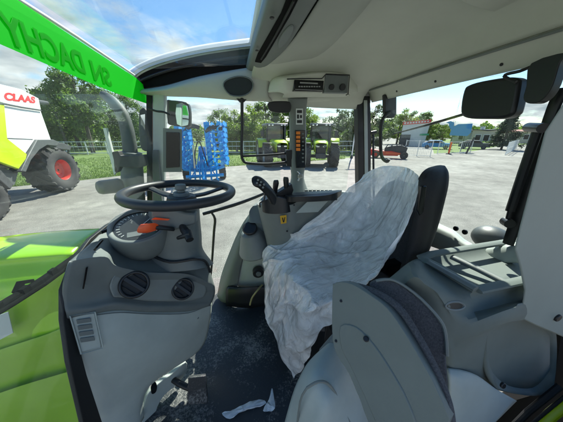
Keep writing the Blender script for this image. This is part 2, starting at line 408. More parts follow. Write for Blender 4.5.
def bm_tube(bm, pts, r, seg=10, n=5, closed=False, flat=None, mi=0):
    pts = [Vector(p) for p in pts]; rs = r if isinstance(r, (list, tuple)) else [r] * len(pts)
    sp = smooth_poly(pts, n, closed) if n > 1 else pts
    k = len(sp); rr = []
    for i in range(k):
        t = i / n if n > 1 else i; j = int(t) % len(rs); j2 = min(j + 1, len(rs) - 1) if not closed else (j + 1) % len(rs); fr = t - int(t)
        rr.append(rs[j] * (1 - fr) + rs[j2] * fr)
    up = None; rings = []
    for i in range(k):
        a = sp[(i - 1) % k] if closed else sp[max(i - 1, 0)]; b = sp[(i + 1) % k] if closed else sp[min(i + 1, k - 1)]
        t = (b - a).normalized()
        if up is None:
            up = Vector((0, 0, 1)) if abs(t.z) < .9 else Vector((1, 0, 0))
        s = t.cross(up).normalized(); up = s.cross(t).normalized()
        ring = []
        for j in range(seg):
            an = 2 * math.pi * j / seg; fx = flat[0] if flat else 1; fy = flat[1] if flat else 1
            ring.append(bm.verts.new(sp[i] + (s * math.cos(an) * fx + up * math.sin(an) * fy) * rr[i]))
        rings.append(ring)
    fs = []
    for i in range(k if closed else k - 1):
        for j in range(seg):
            fs.append(bm.faces.new((rings[i][j], rings[i][(j + 1) % seg], rings[(i + 1) % k][(j + 1) % seg], rings[(i + 1) % k][j])))
    if not closed: fs += [bm.faces.new(rings[0][::-1]), bm.faces.new(rings[-1])]
    for f in fs: f.material_index = mi
def tube(name, pts, r, m, parent, **k):
    bm = bmesh.new(); bm_tube(bm, pts, r, **k); return fin(name, bm, m, parent, smooth=60)
def box(name, c, s, m, parent, rot=None, bevel=.004):
    bm = bmesh.new(); bm_box(bm, c, s, rot); return fin(name, bm, m, parent, bevel=bevel)
def frame_at(px, py, **k):
    """a point plus the axes of a surface facing the viewer there: used for round knobs"""
    return P(px, py, **k)
def disc(name, c, nrm, r, depth, m, parent, seg=28, bevel=.002):
    bm = bmesh.new(); n = Vector(nrm).normalized(); bm_cyl(bm, c, Vector(c) + n * depth, r, seg=seg); return fin(name, bm, m, parent, bevel=bevel)
def pxr(c, npx):     # metres for npx photo pixels at world point c
    return (Vector(c) - O).dot(_F) / FPX * npx
def text(name, s, mtx, size, m, parent, off=0.0, ext=.001, bold=.0, align='LEFT', width=None):
    cu = bpy.data.curves.new(name, 'FONT'); cu.body = s; cu.size = size; cu.extrude = ext; cu.offset = bold; cu.align_x = align; cu.align_y = 'CENTER'
    o = bpy.data.objects.new(name + '_tmp', cu); COL.objects.link(o)
    bpy.context.view_layer.update()
    me = bpy.data.meshes.new_from_object(o.evaluated_get(bpy.context.evaluated_depsgraph_get()))
    bpy.data.objects.remove(o); bpy.data.curves.remove(cu)
    bm = bmesh.new(); bm.from_mesh(me); bpy.data.meshes.remove(me)
    if width:
        xs = [v.co.x for v in bm.verts]; w = max(xs) - min(xs)
        for v in bm.verts: v.co.x *= width / w
    bm.transform(mtx)
    return fin(name, bm, m, parent, smooth=0)
def axes(o, x, y):
    x = Vector(x).normalized(); y = Vector(y); y = (y - x * y.dot(x)).normalized(); z = x.cross(y)
    return Matrix(((x.x, y.x, z.x, o[0]), (x.y, y.y, z.y, o[1]), (x.z, y.z, z.z, o[2]), (0, 0, 0, 1)))

def leafmat(name, c1, c2, tr):
    m = mat(name, c1, .6, col2=c2, vscale=.9); t = m.node_tree; b = t.nodes['Principled BSDF']
    tl = t.nodes.new('ShaderNodeBsdfTranslucent'); tl.inputs[0].default_value = (*tr, 1)
    mm = t.nodes.new('ShaderNodeMixShader'); mm.inputs[0].default_value = .38
    t.links.new(b.outputs[0], mm.inputs[1]); t.links.new(tl.outputs[0], mm.inputs[2]); t.links.new(mm.outputs[0], t.nodes['Material Output'].inputs[0]); return m
M['leaf'] = leafmat('leaves', (.05, .10, .02), (.10, .165, .035), (.17, .29, .04))
M['leafbright'] = leafmat('leaves_bright', (.11, .18, .02), (.20, .27, .035), (.30, .44, .05))
M['leafpale'] = leafmat('leaves_pale', (.07, .10, .045), (.13, .17, .08), (.14, .20, .08))
M['leafdark'] = leafmat('needles_dark', (.022, .045, .026), (.045, .075, .04), (.05, .08, .04))
M['grassblade'] = leafmat('grass_blades', (.08, .15, .02), (.17, .24, .05), (.16, .26, .04))
M['bark'] = mat('bark', (.09, .075, .06), .9, var=.3)
M['roofgrey'] = mat('cab_roof_paint', (.16, .17, .17), .4)
M['rimgrey'] = mat('rim_grey', (.35, .36, .36), .5)
M['wallpale'] = mat('wall_pale', (.55, .57, .56), .8, var=.06)
M['wallcream'] = mat('wall_cream', (.55, .50, .40), .8, var=.06)
M['roofdark'] = mat('roof_tiles_dark', (.09, .10, .11), .7, var=.2)
M['roofred'] = mat('roof_tiles_red', (.28, .09, .06), .7, var=.2)
M['signblue'] = mat('sign_blue', (.02, .22, .50), .5)
M['signgreen'] = mat('sign_green', (.03, .30, .14), .5)
M['iconor'] = mat('display_orange', (.8, .22, .02), .5)
M['mirror'] = mat('mirror_glass', (.7, .75, .75), .03, metal=1)
M['lgreyflat'] = mat('pillar_grey', (.27, .31, .285), .55, var=.04, bump=.1, bscale=900)
M['seatgrey'] = mat('seat_shell_grey', (.165, .19, .175), .5, var=.06, bump=.12, bscale=900)
M['shellblack'] = mat('seat_shell_black', (.014, .015, .016), .6, bump=.3, bscale=500)
M['yellowcable'] = mat('cable_yellow', (.35, .30, .12), .5)
# ================================================================== the tractor the photo is taken from
T = empty('tractor', (.3, .85, 0), 'green tractor whose grey cab, steering wheel and film-wrapped seat fill the photo', 'tractor')
XW, YR, XR = -.53, 1.62, 1.03            # windscreen, right side and rear window planes (camera in the left doorway)
FZ = -1.25                               # cab floor below the camera

# ---- floor
bm = bmesh.new()
bm_poly(bm, [V(-.5, .02, FZ), V(1.0, .02, FZ), V(1.0, 1.62, FZ), V(-.12, 1.62, FZ), V(-.5, 1.2, FZ)], .05, (0, 0, -1))
fin('floor_mat', bm, M['mat'], T, bevel=.004)
# steps and lower body under the floor
box('cab_underframe', V(.3, .85, FZ - .20), (1.2, 1.3, .28), M['black'], T)

# ---- hood
HZ = -.45
def hoodrow(x, yn, yf, z, drop=.30):
    ym = (yn + yf) / 2
    return [V(x, yn - .03, z - .95), V(x, yn - .02, z - .60), V(x, yn - .05, z - .32), V(x, yn - .015, z - .09), V(x, yn + .05, z - .012), V(x, ym - .1, z + .02), V(x, ym + .1, z + .02), V(x, yf - .05, z - .01), V(x, yf + .01, z - .09), V(x, yf + .04, z - .5)]
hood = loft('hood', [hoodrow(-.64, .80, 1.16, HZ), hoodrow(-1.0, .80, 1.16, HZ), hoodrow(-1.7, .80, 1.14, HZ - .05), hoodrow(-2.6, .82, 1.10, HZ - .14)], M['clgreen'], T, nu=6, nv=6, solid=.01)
# side panels of the hood with creases
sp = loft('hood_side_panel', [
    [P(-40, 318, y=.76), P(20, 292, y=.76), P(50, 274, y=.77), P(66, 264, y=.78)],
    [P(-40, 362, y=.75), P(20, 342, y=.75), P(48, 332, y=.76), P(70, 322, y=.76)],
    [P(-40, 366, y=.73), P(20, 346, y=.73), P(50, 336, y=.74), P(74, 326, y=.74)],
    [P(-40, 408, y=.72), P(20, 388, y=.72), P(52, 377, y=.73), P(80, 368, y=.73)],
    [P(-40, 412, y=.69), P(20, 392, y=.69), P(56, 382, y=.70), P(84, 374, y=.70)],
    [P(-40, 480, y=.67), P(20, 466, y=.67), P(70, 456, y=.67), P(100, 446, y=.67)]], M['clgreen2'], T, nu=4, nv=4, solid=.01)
plate('hood_sticker', [(-8, 318), (8, 312), (13, 333), (-4, 342)], .002, M['paper'], T, y=.72, bevel=0)

# ---- windscreen
bm = bmesh.new()
ws = [V(XW, -.25, .33), V(XW, 1.62, .31), V(XW, 1.62, -.30), P(112, 222, x=XW), P(84, 246, x=XW), P(66, 272, x=XW), P(60, 296, x=XW), P(66, 330, x=XW), P(78, 370, x=XW), P(96, 424, x=XW), V(XW, .50, -1.2), V(XW, -.25, -1.2)]
bm_poly(bm, ws, .005, (-1, 0, 0))
WSN = fin('windscreen', bm, M['glassws'], T, smooth=0)
# printed green film along its top edge with mirrored lettering
bm = bmesh.new()
xb = XW + .004
bt = [P(-25, -24, x=xb), P(17, 0, x=xb), P(75, 38, x=xb), P(136, 78, x=xb), P(147, 88, x=xb), P(148, 104, x=xb), P(110, 91, x=xb), P(60, 70, x=xb), P(0, 44, x=xb), P(-40, 27, x=xb)]
bm_poly(bm, bt, .0008, (1, 0, 0))
band = fin('sun_band', bm, M['band'], T, smooth=0)
band.parent = WSN; band.location = WLOC[band.name] - WLOC[WSN.name]
# lettering reads from outside the tractor, i.e. along -Y
def bandtext(s, pxl, pyl, width, size):
    o = P(pxl, pyl, x=xb + .003)
    t = text('band_lettering', s, axes(o, (0, -1, 0), (0, 0, 1)), size, M['bandtext'], WSN, ext=.0004, bold=.004, width=width); return t
# P positions: right-hand end in the photo is where each word starts
def word(s, px_r, py_r, px_l, py_l, size):
    a = P(px_r, py_r, x=xb + .003); b = P(px_l, py_l, x=xb + .003)
    zz = (a.z + b.z) / 2; a = Vector((a.x, a.y, zz))
    text('band_lettering', s, axes(a, (0, -1, 0), (0, 0, 1)), size, M['bandtext'], WSN, ext=.0004, bold=.003, width=(a.y - b.y))
word('DACHY', 85, 67, 1, 24, .092)
word('SN', 111, 80, 92, 70, .092)
tube('windscreen_top_seal', [P(-30, -30, x=XW), P(18, -1, x=XW), P(76, 36, x=XW), P(134, 75, x=XW)], .006, M['whitepaint'], T, n=2)

# black rubber down the left edge of the dashboard (body frame of the windscreen)
bm = bmesh.new()
pp = [(114, 220), (104, 225), (86, 239), (69, 261), (58, 290), (58, 320), (64, 362), (80, 430), (100, 430), (82, 376), (71, 335), (66, 318), (64, 294), (71, 268), (88, 246), (112, 227)]
bm_poly(bm, [P(a, b, x=XW - .012) for a, b in pp], .014, (1, 0, 0))
fin('windscreen_frame', bm, M['rubber'], T, bevel=.002)

# wiper across the lower windscreen
bm = bmesh.new(); xw = XW - .035
bm_tube(bm, [P(-14, 314, x=xw), P(40, 282, x=xw), P(76, 256, x=xw), P(110, 232, x=xw)], [.009, .011, .010, .008], n=3)
wip = fin('wiper', bm, M['shadowblack'], T)
bm = bmesh.new(); bm_tube(bm, [P(-14, 320, x=xw + .012), P(45, 284, x=xw + .012), P(98, 245, x=xw + .012)], .006, n=2)
bm_poly(bm, [P(17, 292, x=xw), P(22, 281, x=xw), P(34, 279, x=xw), P(35, 282, x=xw), P(25, 284, x=xw), P(21, 294, x=xw)], .012)
for t in (.1, .35, .6, .85): bm_box(bm, P(-14 + 112 * t, 316 - 73 * t, x=xw + .006), (.012, .02, .02))
wb = fin('wiper_blade', bm, M['shadowblack'], wip)

# ---- dashboard
DF = vplane(-.55, .60, -.12, .98)
def D(px, py, off=0): return P(px, py, pl=DF, off=off)
dash = loft('dashboard_shell', [
    [D(116, 216, .42), D(122, 222, .34), D(140, 232, .26), D(168, 240, .22), D(196, 246, .17), D(207, 262, .07)],
    [D(96, 238, .16), D(114, 240, .19), D(132, 248, .17), D(160, 255, .12), D(194, 257, .09), D(211, 274, .03)],
    [D(72, 259, .025), D(106, 255, .03), D(119, 264, .03), D(150, 270, .025), D(190, 272, .02), D(214, 284, .0)],
    [D(69, 263, .0), D(104, 259, .0), D(117, 268, .0), D(150, 274, .0), D(190, 276, .0), D(215, 288, .0)],
    [D(64, 285, .0), D(98, 285, .015), D(116, 288, .02), D(150, 288, .02), D(190, 288, .02), D(215, 294, .0)],
    [D(64, 302, .0), D(94, 300, .01), D(118, 297, .01), D(150, 300, .015), D(190, 300, .01), D(213, 300, .0)],
    [D(66, 312, -.012), D(94, 308, -.012), D(118, 304, -.012), D(150, 307, -.012), D(190, 306, -.012), D(211, 304, -.01)],
    [D(67, 319, -.008), D(94, 314, -.008), D(118, 310, -.008), D(150, 312, -.008), D(190, 311, -.008), D(210, 306, -.006)]],
    M['dgrey'], T, nu=6, nv=4, solid=.01, smooth=50)
# raised rim round the two vents, lighter recess
rec = loft('vent_panel', [
    [D(113, 279, .004), D(122, 270, .010), D(150, 274, .008), D(188, 277, .008), D(204, 283, .004)],
    [D(110, 287, .004), D(124, 287, .006), D(150, 288, .006), D(188, 288, .006), D(207, 290, .004)],
    [D(114, 297, -.002), D(126, 298, .002), D(150, 301, .003), D(188, 301, .001), D(204, 297, -.002)]], M['recess'], dash, nu=5, nv=4, solid=.006)
low = loft('dashboard_lower_panel', [
    [D(66, 318, 0), D(94, 314, 0), D(120, 310, 0), D(150, 312, 0), D(190, 311, 0), D(212, 302, .02)],
    [D(70, 340, .0), D(96, 340, -.02), D(124, 338, -.03), D(152, 338, -.035), D(186, 336, -.02), D(210, 322, .02)],
    [D(77, 368, .01), D(98, 368, -.02), D(122, 366, -.035), D(148, 362, -.04), D(176, 356, -.02), D(200, 350, .02)],
    [D(86, 398, .03), D(100, 398, .0), D(117, 397, -.01), D(131, 394, -.01), D(143, 391, .0), D(150, 386, .03)],
    [D(97, 436, .05), D(108, 436, .03), D(119, 434, .02), D(131, 431, .02), D(139, 426, .03), D(144, 418, .05)]],
    M['lgrey'], T, nu=6, nv=5, solid=.012)
# slotted vent
def onlow(px, py, o=-.02): return D(px, py, o)
bm = bmesh.new(); pl = (D(85, 332, -.024), (O - D(85, 332)).normalized() * .3 + DF[1] * (1 if DF[1].dot(O - D(85, 332)) > 0 else -1))
pl = (pl[0], pl[1].normalized())
fr = [(71, 317), (95, 313), (102, 348), (81, 353)]
vg = bmesh.new(); bm_poly(vg, [P(a, b, pl=pl, off=.004) for a, b in fr], .008)
sv = fin('slotted_vent', vg, M['lgrey'], T, bevel=.003)
vg = bmesh.new()
for i in range(4):
    y0 = 320 + i * 6.2; x0 = 76.5 + i * 1.2
    bm_poly(vg, [P(a, b, pl=pl, off=-.0015) for a, b in [(x0, y0), (x0 + 14, y0 - 2), (x0 + 15, y0 + 2), (x0 + 1, y0 + 4.2)]], .003)
fin('slot', vg, M['dgrey'], sv, bevel=.001)
vg = bmesh.new()
bm_tube(vg, [P(a, b, pl=pl, off=-.001) for a, b in [(70, 316), (95, 312), (103, 348), (81, 354)]], .0022, closed=True, n=1, seg=6)
fin('vent_rim', vg, M['lgrey'], sv)
bm = bmesh.new()
# two round air vents with a cross vane
def round_vent(px, py, rx, off):
    c = D(px, py, off); n = (O - c).normalized() * .55 + Vector((.35, -.7, .35)); n.normalize()
    r = pxr(c, rx); q = n.to_track_quat('Z', 'Y').to_matrix()
    v = bmesh.new(); ring = []
    bm_tube(v, [c + q @ Vector((math.cos(a) * r, math.sin(a) * r, .004)) for a in [i * math.pi / 8 for i in range(16)]], r * .13, closed=True, n=2, seg=8)
    o = fin('air_vent', v, M['black'], T, smooth=60)
    v = bmesh.new(); bm_cyl(v, c - n * .02, c - n * .002, r * .97, seg=28); fin('vent_bowl', v, M['rubber'], o)
    v = bmesh.new(); ang = q @ Matrix.Rotation(R(35), 3, 'Z')
    bm_box(v, c + n * .004, (r * .30, r * 1.85, .012), ang)
    for s in (-1, 1): bm_box(v, c + n * .000 + ang @ Vector((s * r * .55, 0, 0)), (r * .05, r * 1.4, .01), ang)
    fin('vent_vane', v, M['black'], o, bevel=.002)
round_vent(134.5, 284.5, 11.8, -.018); round_vent(183, 289, 9.3, -.014)
# narrow defroster slots
for pts in ([(86, 268), (88, 267), (86, 279), (84, 289), (82.5, 289)], [(93, 250), (102, 240), (104, 240), (95, 251)], [(101, 231), (107, 229), (107, 232), (102, 234)]):
    plate('defroster_slot', pts, .003, M['gloss'], dash, pl=DF, off=-.006 if pts[0][1] > 260 else .06, bevel=0)
# side bracket under the panel with the round hole, and the pedals
plate('dashboard_foot', [(146, 398), (158, 384), (172, 374), (186, 362), (186, 372), (178, 384), (164, 396), (156, 412), (158, 426), (142, 426)], .02, M['lgrey'], T, pl=DF, off=.07, sm=3)
plate('hole', [(151, 387), (155, 382), (157, 386), (156, 392), (152, 394)], .003, M['gloss'], T, pl=DF, off=.062, sm=4, bevel=0)
bm = bmesh.new(); bm_poly(bm, [P(188, 378, z=-1.08), P(206, 376, z=-1.10), P(208, 404, z=-1.22), P(188, 405, z=-1.2)], .02)
ped = fin('pedal', bm, M['mat'], T, bevel=.004)
tube('pedal_arm', [P(168, 376, z=-1.16), P(180, 384, z=-1.17), P(194, 390, z=-1.18)], .014, M['black'], ped, n=3)
bm = bmesh.new(); bm_poly(bm, [P(204, 318, z=-1.0), P(211, 300, z=-1.0), P(213, 302, z=-1.02), P(208, 332, z=-1.1), P(203, 334, z=-1.1)], .03)
fin('brake_pedal', bm, M['black'], T, bevel=.004)

# small fixings on the lower panels
for a, b in ((198, 318), (88, 404)): disc('panel_screw', on(low, a, b, .001), O - on(low, a, b), .005, .003, M['dgrey'], low, seg=14)
tube('panel_seam', [on(low, a, b, .0005) for a, b in [(112, 326), (140, 330), (170, 331), (196, 329)]][:0] or [on(low, 67.5, 320, .001), on(low, 90, 316, .001), on(low, 120, 312.5, .001), on(low, 150, 314, .001), on(low, 188, 313, .001), on(low, 208, 305, .001)], .0022, M['dgrey'], low, n=4, seg=6)
# ---- steering column, instrument pod
c0 = P(178, 250, y=.93)
col = loft('steering_column', [
    [P(150, 212, y=.90), P(176, 207, y=.86), P(197, 207, y=.90), P(196, 202, y=1.06), P(172, 202, y=1.08), P(152, 205, y=1.06)],
    [P(150, 232, y=.89), P(172, 236, y=.84), P(196, 236, y=.88), P(200, 232, y=1.05), P(176, 228, y=1.1), P(152, 226, y=1.06)],
    [P(150, 250, y=.89), P(170, 254, y=.84), P(195, 252, y=.88), P(202, 248, y=1.05), P(178, 244, y=1.1), P(152, 244, y=1.06)],
    [P(142, 268, y=.88), P(168, 272, y=.83), P(204, 268, y=.86), P(212, 262, y=1.02), P(180, 258, y=1.1), P(146, 256, y=1.06)]], M['dgrey'], T, nu=4, nv=4, closed=True, caps=True)
gk = bmesh.new(); bm_tube(gk, [P(149, 254, y=.86), P(170, 262, y=.83), P(196, 259, y=.85), P(206, 262, y=.88), P(210, 272, y=.9)], .006, n=4)
fin('column_gaiter', gk, M['black'], T)
pc = P(139, 224, y=.86)
pn = Vector((.10, -.33, .95)).normalized(); q = pn.to_track_quat('Z', 'Y').to_matrix()
def podring(r, d, sx=1.0): return [pc + q @ Vector((math.cos(a) * r * sx, math.sin(a) * r, d)) for a in [i * math.pi / 6 for i in range(12)]]
pr = .100
pod = loft('instrument_pod', [podring(pr * .60, -.15), podring(pr * .90, -.11), podring(pr * 1.03, -.055), podring(pr * 1.04, -.008), podring(pr, .002), podring(pr * .88, -.001), podring(pr * .84, -.006)], M['dgrey'], T, nu=4, nv=3, closed=True, caps=False, solid=.004)
dial = disc('dial_face', pc - pn * .012, pn, pr * .86, .004, M['dialgrey'], pod)
bm = bmesh.new()
for i in range(22):
    a = R(-40 + 260 * i / 21)
    bm_box(bm, pc - pn * .0075 + q @ Vector((math.cos(a) * pr * .70, math.sin(a) * pr * .70, 0)), (.012, .002, .0012), q @ Matrix.Rotation(a, 3, 'Z'))
bm_box(bm, pc - pn * .006 + q @ Vector((.02, .01, 0)), (.06, .0022, .002), q @ Matrix.Rotation(R(50), 3, 'Z'))
for k_, (cx2, cy2, r2) in enumerate(((-.045, .03, .020), (.05, -.02, .018))):
    for i in range(9):
        a = R(200 + 140 * -i / 8) if k_ else R(-20 + 220 * i / 8)
        bm_box(bm, pc - pn * .0072 + q @ Vector((cx2 + math.cos(a) * r2, cy2 + math.sin(a) * r2, 0)), (.005, .0012, .001), q @ Matrix.Rotation(a, 3, 'Z'))
fin('dial_marks', bm, M['paper'], pod, smooth=0)
bm = bmesh.new(); bm_box(bm, pc - pn * .0075 + q @ Vector((-.01, -.045, 0)), (.06, .026, .001), q); fin('dial_screen', bm, M['dgrey'], pod, smooth=0)
hl = bmesh.new(); bm_poly(hl, [P(150, 209, y=.835), P(160, 207, y=.835), P(172, 209, y=.835), P(186, 213, y=.835), P(196, 214, y=.835), P(196, 224, y=.83), P(170, 232, y=.83), P(152, 226, y=.83)], .05)
fin('switch_housing', hl, M['dgrey'], T, bevel=.008)
lever = loft('shuttle_lever', [
    [P(137, 231, y=.775), P(139, 226, y=.775), P(142, 224.5, y=.78), P(142, 231, y=.80), P(139, 233, y=.79)],
    [P(144, 231, y=.765), P(146, 225, y=.765), P(150, 224, y=.77), P(150, 231, y=.80), P(147, 233, y=.78)],
    [P(150, 231, y=.77), P(152, 224.5, y=.77), P(156, 223.5, y=.775), P(156, 229, y=.80), P(153, 231.5, y=.785)],
    [P(156, 229, y=.785), P(157, 226, y=.785), P(159, 225.5, y=.79), P(159, 228, y=.80), P(158, 229.5, y=.79)]], M['orange'], T, nu=4, nv=4, closed=True, caps=True)
bm = bmesh.new(); bm_tube(bm, [P(156, 227, y=.79), P(165, 228, y=.80), P(173, 229, y=.82)], [.013, .012, .012], n=3, flat=(1, .7)); fin('lever_stem', bm, M['black'], lever)
plate('red_marking', [(151, 219.5), (155, 217.5), (170, 219), (168, 220.5)], .001, M['orange'], T, y=.824, bevel=0)
bm = bmesh.new(); bm_tube(bm, [P(182, 226, y=.84), P(185, 231, y=.80), P(188, 235, y=.78)], [.012, .016, .017], n=3); bm_cyl(bm, P(187, 232, y=.79), P(190, 240, y=.76), .017, .014)
bm_tube(bm, [P(178, 238, y=.79), P(184, 236, y=.775), P(190, 234, y=.77)], [.007, .009, .009], n=3)
fin('indicator_stalk', bm, M['black'], T)

# ---- steering wheel
def wc(u_, v_):
    pass
WC = O + Vector((-.222, .888, -.222)); wn_ = Vector((.045, .03, 1)).normalized()
qw = wn_.to_track_quat('Z', 'Y').to_matrix()
SW = empty('steering_wheel', WC, None, None)
SW.parent = T; SW.location = WC - WLOC[T.name]
RW = .196
bm = bmesh.new(); bm_tube(bm, [WC + qw @ Vector((math.cos(a) * RW, math.sin(a) * RW, 0)) for a in [i * math.pi / 16 for i in range(32)]], .0175, closed=True, n=3, seg=14)
fin('rim', bm, M['wheelrim'], SW, smooth=180)
for a in (20, 160, 270):
    bm = bmesh.new(); a = R(a)
    bm_tube(bm, [WC + qw @ Vector((math.cos(a) * r_, math.sin(a) * r_, z_)) for r_, z_ in ((.035, -.022), (.09, -.022), (.15, -.012), (.20, -.002))], [.016, .015, .013, .014], n=3, flat=(1.2, .5)); fin('spoke', bm, M['wheelrim'], SW)
bm = bmesh.new(); bm_cyl(bm, WC - wn_ * .045, WC - wn_ * .012, .060, .052, seg=28); fin('hub', bm, M['wheelrim'], SW, bevel=.006)
KN = WC + qw @ Vector((.03, .06, 0))
bm = bmesh.new(); bm_cyl(bm, WC - wn_ * .03, WC + wn_ * .0, .038, .028, seg=20); bm_cyl(bm, WC + wn_ * .0, WC + wn_ * .012, .016, .014); bm_cyl(bm, WC + wn_ * .012, WC + wn_ * .032, .022, .019, seg=20)
fin('adjustment_knob', bm, M['dgrey'], SW, bevel=.003)

# ---- right side frame: front pillar, middle pillar, rear pillar
def post(name, outline, m, y, th, **k): return plate(name, outline, th, m, T, y=y, **k)
post('front_pillar_seal', [(146, 92), (152, 92), (152, 205), (147, 205)], M['rubber'], YR - .005, .05)
fp = post('front_pillar', [(152.5, 88), (165, 90), (165, 130), (164, 190), (163, 215), (153, 215)], M['lgrey'], YR - .03, .05, bevel=.008)
plate('pillar_trim', [(152.5, 150), (158, 150), (163, 215), (153, 215)], .02, M['dgrey'], fp, y=YR - .06)
dk = loft('rear_monitor', [[P(163, 128, y=1.5), P(182, 129, y=1.5), P(182, 131, y=1.56), P(163, 130, y=1.56)], [P(163, 172, y=1.5), P(182, 172, y=1.5), P(182, 171, y=1.56), P(163, 171, y=1.56)]], M['mgrey'], T, nu=1, nv=1, closed=True, caps=True)
plate('screen', [(166, 132), (179.5, 132.5), (179.5, 167), (166, 168)], .003, M['gloss'], dk, y=1.494)
tube('windscreen_cable', [P(148, 108, y=1.5), P(156, 111, y=1.5), P(164, 112, y=1.5), P(170, 115, y=1.5)], .006, M['black'], T, n=3)
# middle pillar
mp_ = loft('middle_pillar', [
    [P(287, 96, y=1.58), P(290, 98, y=1.52), P(305, 98, y=1.52), P(308, 97, y=1.58)],
    [P(289, 112, y=1.60), P(291, 112, y=1.55), P(304.5, 112, y=1.55), P(306, 112, y=1.6)],
    [P(289.5, 135, y=1.60), P(291.5, 135, y=1.55), P(304.5, 135, y=1.55), P(306, 135, y=1.6)],
    [P(289.5, 160, y=1.60), P(291.5, 160, y=1.54), P(304.5, 160, y=1.54), P(306, 160, y=1.6)],
    [P(291, 178, y=1.58), P(293.5, 180, y=1.52), P(302, 180, y=1.52), P(304, 178, y=1.6)],
    [P(286, 194, y=1.55), P(291, 198, y=1.48), P(302, 196, y=1.48), P(310, 194, y=1.6)]], M['mgrey'], T, nu=4, nv=4, solid=.03)
plate('display_panel', [(295, 130), (305.5, 130), (305.5, 168), (296, 168)], .012, M['gloss'], mp_, y=1.495)
for i in range(5):
    y0 = 131.5 + i * 4.1
    plate('display_icon', [(296.2, y0), (300.2, y0), (300.2, y0 + 2.9), (296.2, y0 + 2.9)], .001, M['iconor'], mp_, y=1.493, bevel=0)
bm = bmesh.new()
for i in range(8):
    y0 = 133 + i * 4
    bm_poly(bm, [P(a, b, y=1.493) for a, b in [(302, y0), (304, y0), (304, y0 + 1.4), (302, y0 + 1.4)]], .002)
fin('display_buttons', bm, M['dgrey'], mp_, smooth=0)
st = plate('pillar_sticker', [(296, 108.5), (303, 108.5), (303, 124.5), (296, 124.5)], .001, M['paper'], mp_, y=1.505, bevel=0)
for a, b, c_, d_ in ((297, 110, 302, 113), (297, 114.5, 299, 118.5), (300, 115, 302, 118), (297, 120, 302, 123)):
    plate('sticker_symbol', [(a, b), (c_, b), (c_, d_), (a, d_)], .0008, M['black'], mp_, y=1.503, bevel=0)
bm = bmesh.new(); bm_tube(bm, [P(297, 171, y=1.51), P(300, 175, y=1.5), P(298, 181, y=1.5)], .007, n=3); bm_box(bm, P(300, 176, y=1.50), (.035, .02, .03))
fin('belt_anchor', bm, M['chrome'], mp_, bevel=.004)
vs_ = plate('sun_visor', [(269, 102), (287, 101), (291, 104), (291, 110), (288, 112.5), (275, 112), (269, 109)], .02, M['black'], T, y=1.5, sm=3, bevel=.005)
# rear right pillar
rp = post('rear_pillar', [(357, 96), (370, 96), (371, 120), (371, 230), (359, 230), (358, 120)], M['black'], YR - .02, .06)
plate('pillar_strip', [(364, 100), (367.5, 100), (368.5, 190), (365, 190)], .006, M['lgrey'], rp, y=YR - .027)
hk = bmesh.new()
bm_poly(hk, [P(a, b, y=1.42) for a, b in [(384.5, 94), (397, 95), (397, 114), (394, 118), (388, 118), (385, 113)]], .03)
hnd = fin('grab_handle_mount', hk, M['black'], T, bevel=.008)
tube('grab_handle', [P(390, 112, y=1.41), P(384, 117, y=1.41), P(381, 126, y=1.41), P(380.5, 145, y=1.41), P(382, 157, y=1.41), P(387, 161.5, y=1.40), P(389, 159, y=1.39)], .012, M['black'], hnd, n=4)
tube('hinge', [P(371, 133, y=1.5), P(376, 132, y=1.5)], .013, M['black'], rp, n=2)
tube('rear_window_edge', [P(373, 131, x=XR), P(373.5, 170, x=XR), P(374, 230, x=XR)], .008, M['black'], T, n=2)

# glass panes: right side (front, rear) and rear
def pane(name, pts, n):
    bm = bmesh.new(); bm_poly(bm, pts, .005, n); return fin(name, bm, M['glass'], T, smooth=0)
pane('side_window', [V(-.47, 1.64, .24), V(.34, 1.64, .21), V(.34, 1.64, -.40), V(.0, 1.64, -1.2), V(-.47, 1.64, -1.2)], (0, 1, 0))
pane('side_window', [V(.46, 1.645, .20), V(.93, 1.645, .19), V(.93, 1.645, -.5), V(.46, 1.645, -.5)], (0, 1, 0))
pane('rear_window', [V(XR, 1.50, .23), V(XR, .35, .23), V(XR, .35, -.50), V(XR, 1.50, -.50)], (1, 0, 0))
# roof glass
pane('roof_window', [V(-.50, .02, .34), V(.16, .02, .40), V(.16, 1.55, .40), V(-.50, 1.55, .34)], (0, 0, 1))

# ---- door frame bars on the right
tube('door_bar', [P(203, 214, y=1.55), P(234, 205, y=1.55), P(256, 197, y=1.55), P(272, 190, y=1.55)], [.012, .013, .011, .010], M['black'], T, n=3)
tube('door_bar', [P(211, 212, y=1.56), P(215, 219, y=1.56), P(214, 232, y=1.56), P(212, 262, y=1.56), P(210, 284, y=1.56)], [.007, .010, .010, .009, .008], M['black'], T, n=3)
bm = bmesh.new()
bm_tube(bm, [P(242, 98, y=1.56), P(242, 130, y=1.56), P(241.5, 152, y=1.56), P(243, 160, y=1.56), P(248, 163, y=1.56), P(268, 164, y=1.56), P(289, 162, y=1.56)], .0105, n=4)
bm_tube(bm, [P(243, 156, y=1.56), P(268, 155, y=1.56), P(289, 153, y=1.56)], .0085, n=3)
bm_poly(bm, [P(a, b, y=1.54) for a, b in [(286, 150), (292, 150), (292, 167), (287, 166)]], .03)
bm_poly(bm, [P(a, b, y=1.56) for a, b in [(236, 98), (248, 98), (244, 102), (240, 102)]], .03)
fin('wiper_frame', bm, M['black'], T)

# ---- outside mirror seen through the right window
mm = plate('side_mirror', [(166, 101), (171, 100), (186, 102), (189.5, 108), (190, 122), (188, 127), (170, 125), (167, 120)], .08, M['black'], T, y=1.85, sm=3, bevel=.01)
plate('mirror_glass', [(176.5, 104), (187.5, 106), (188.5, 122), (186, 125.5), (177, 124)], .004, M['mirror'], mm, y=1.843, sm=2, bevel=0)
tube('mirror_arm', [P(166, 122, y=1.9), P(158, 126, y=1.85), P(152, 132, y=1.75)], .012, M['black'], mm, n=3)

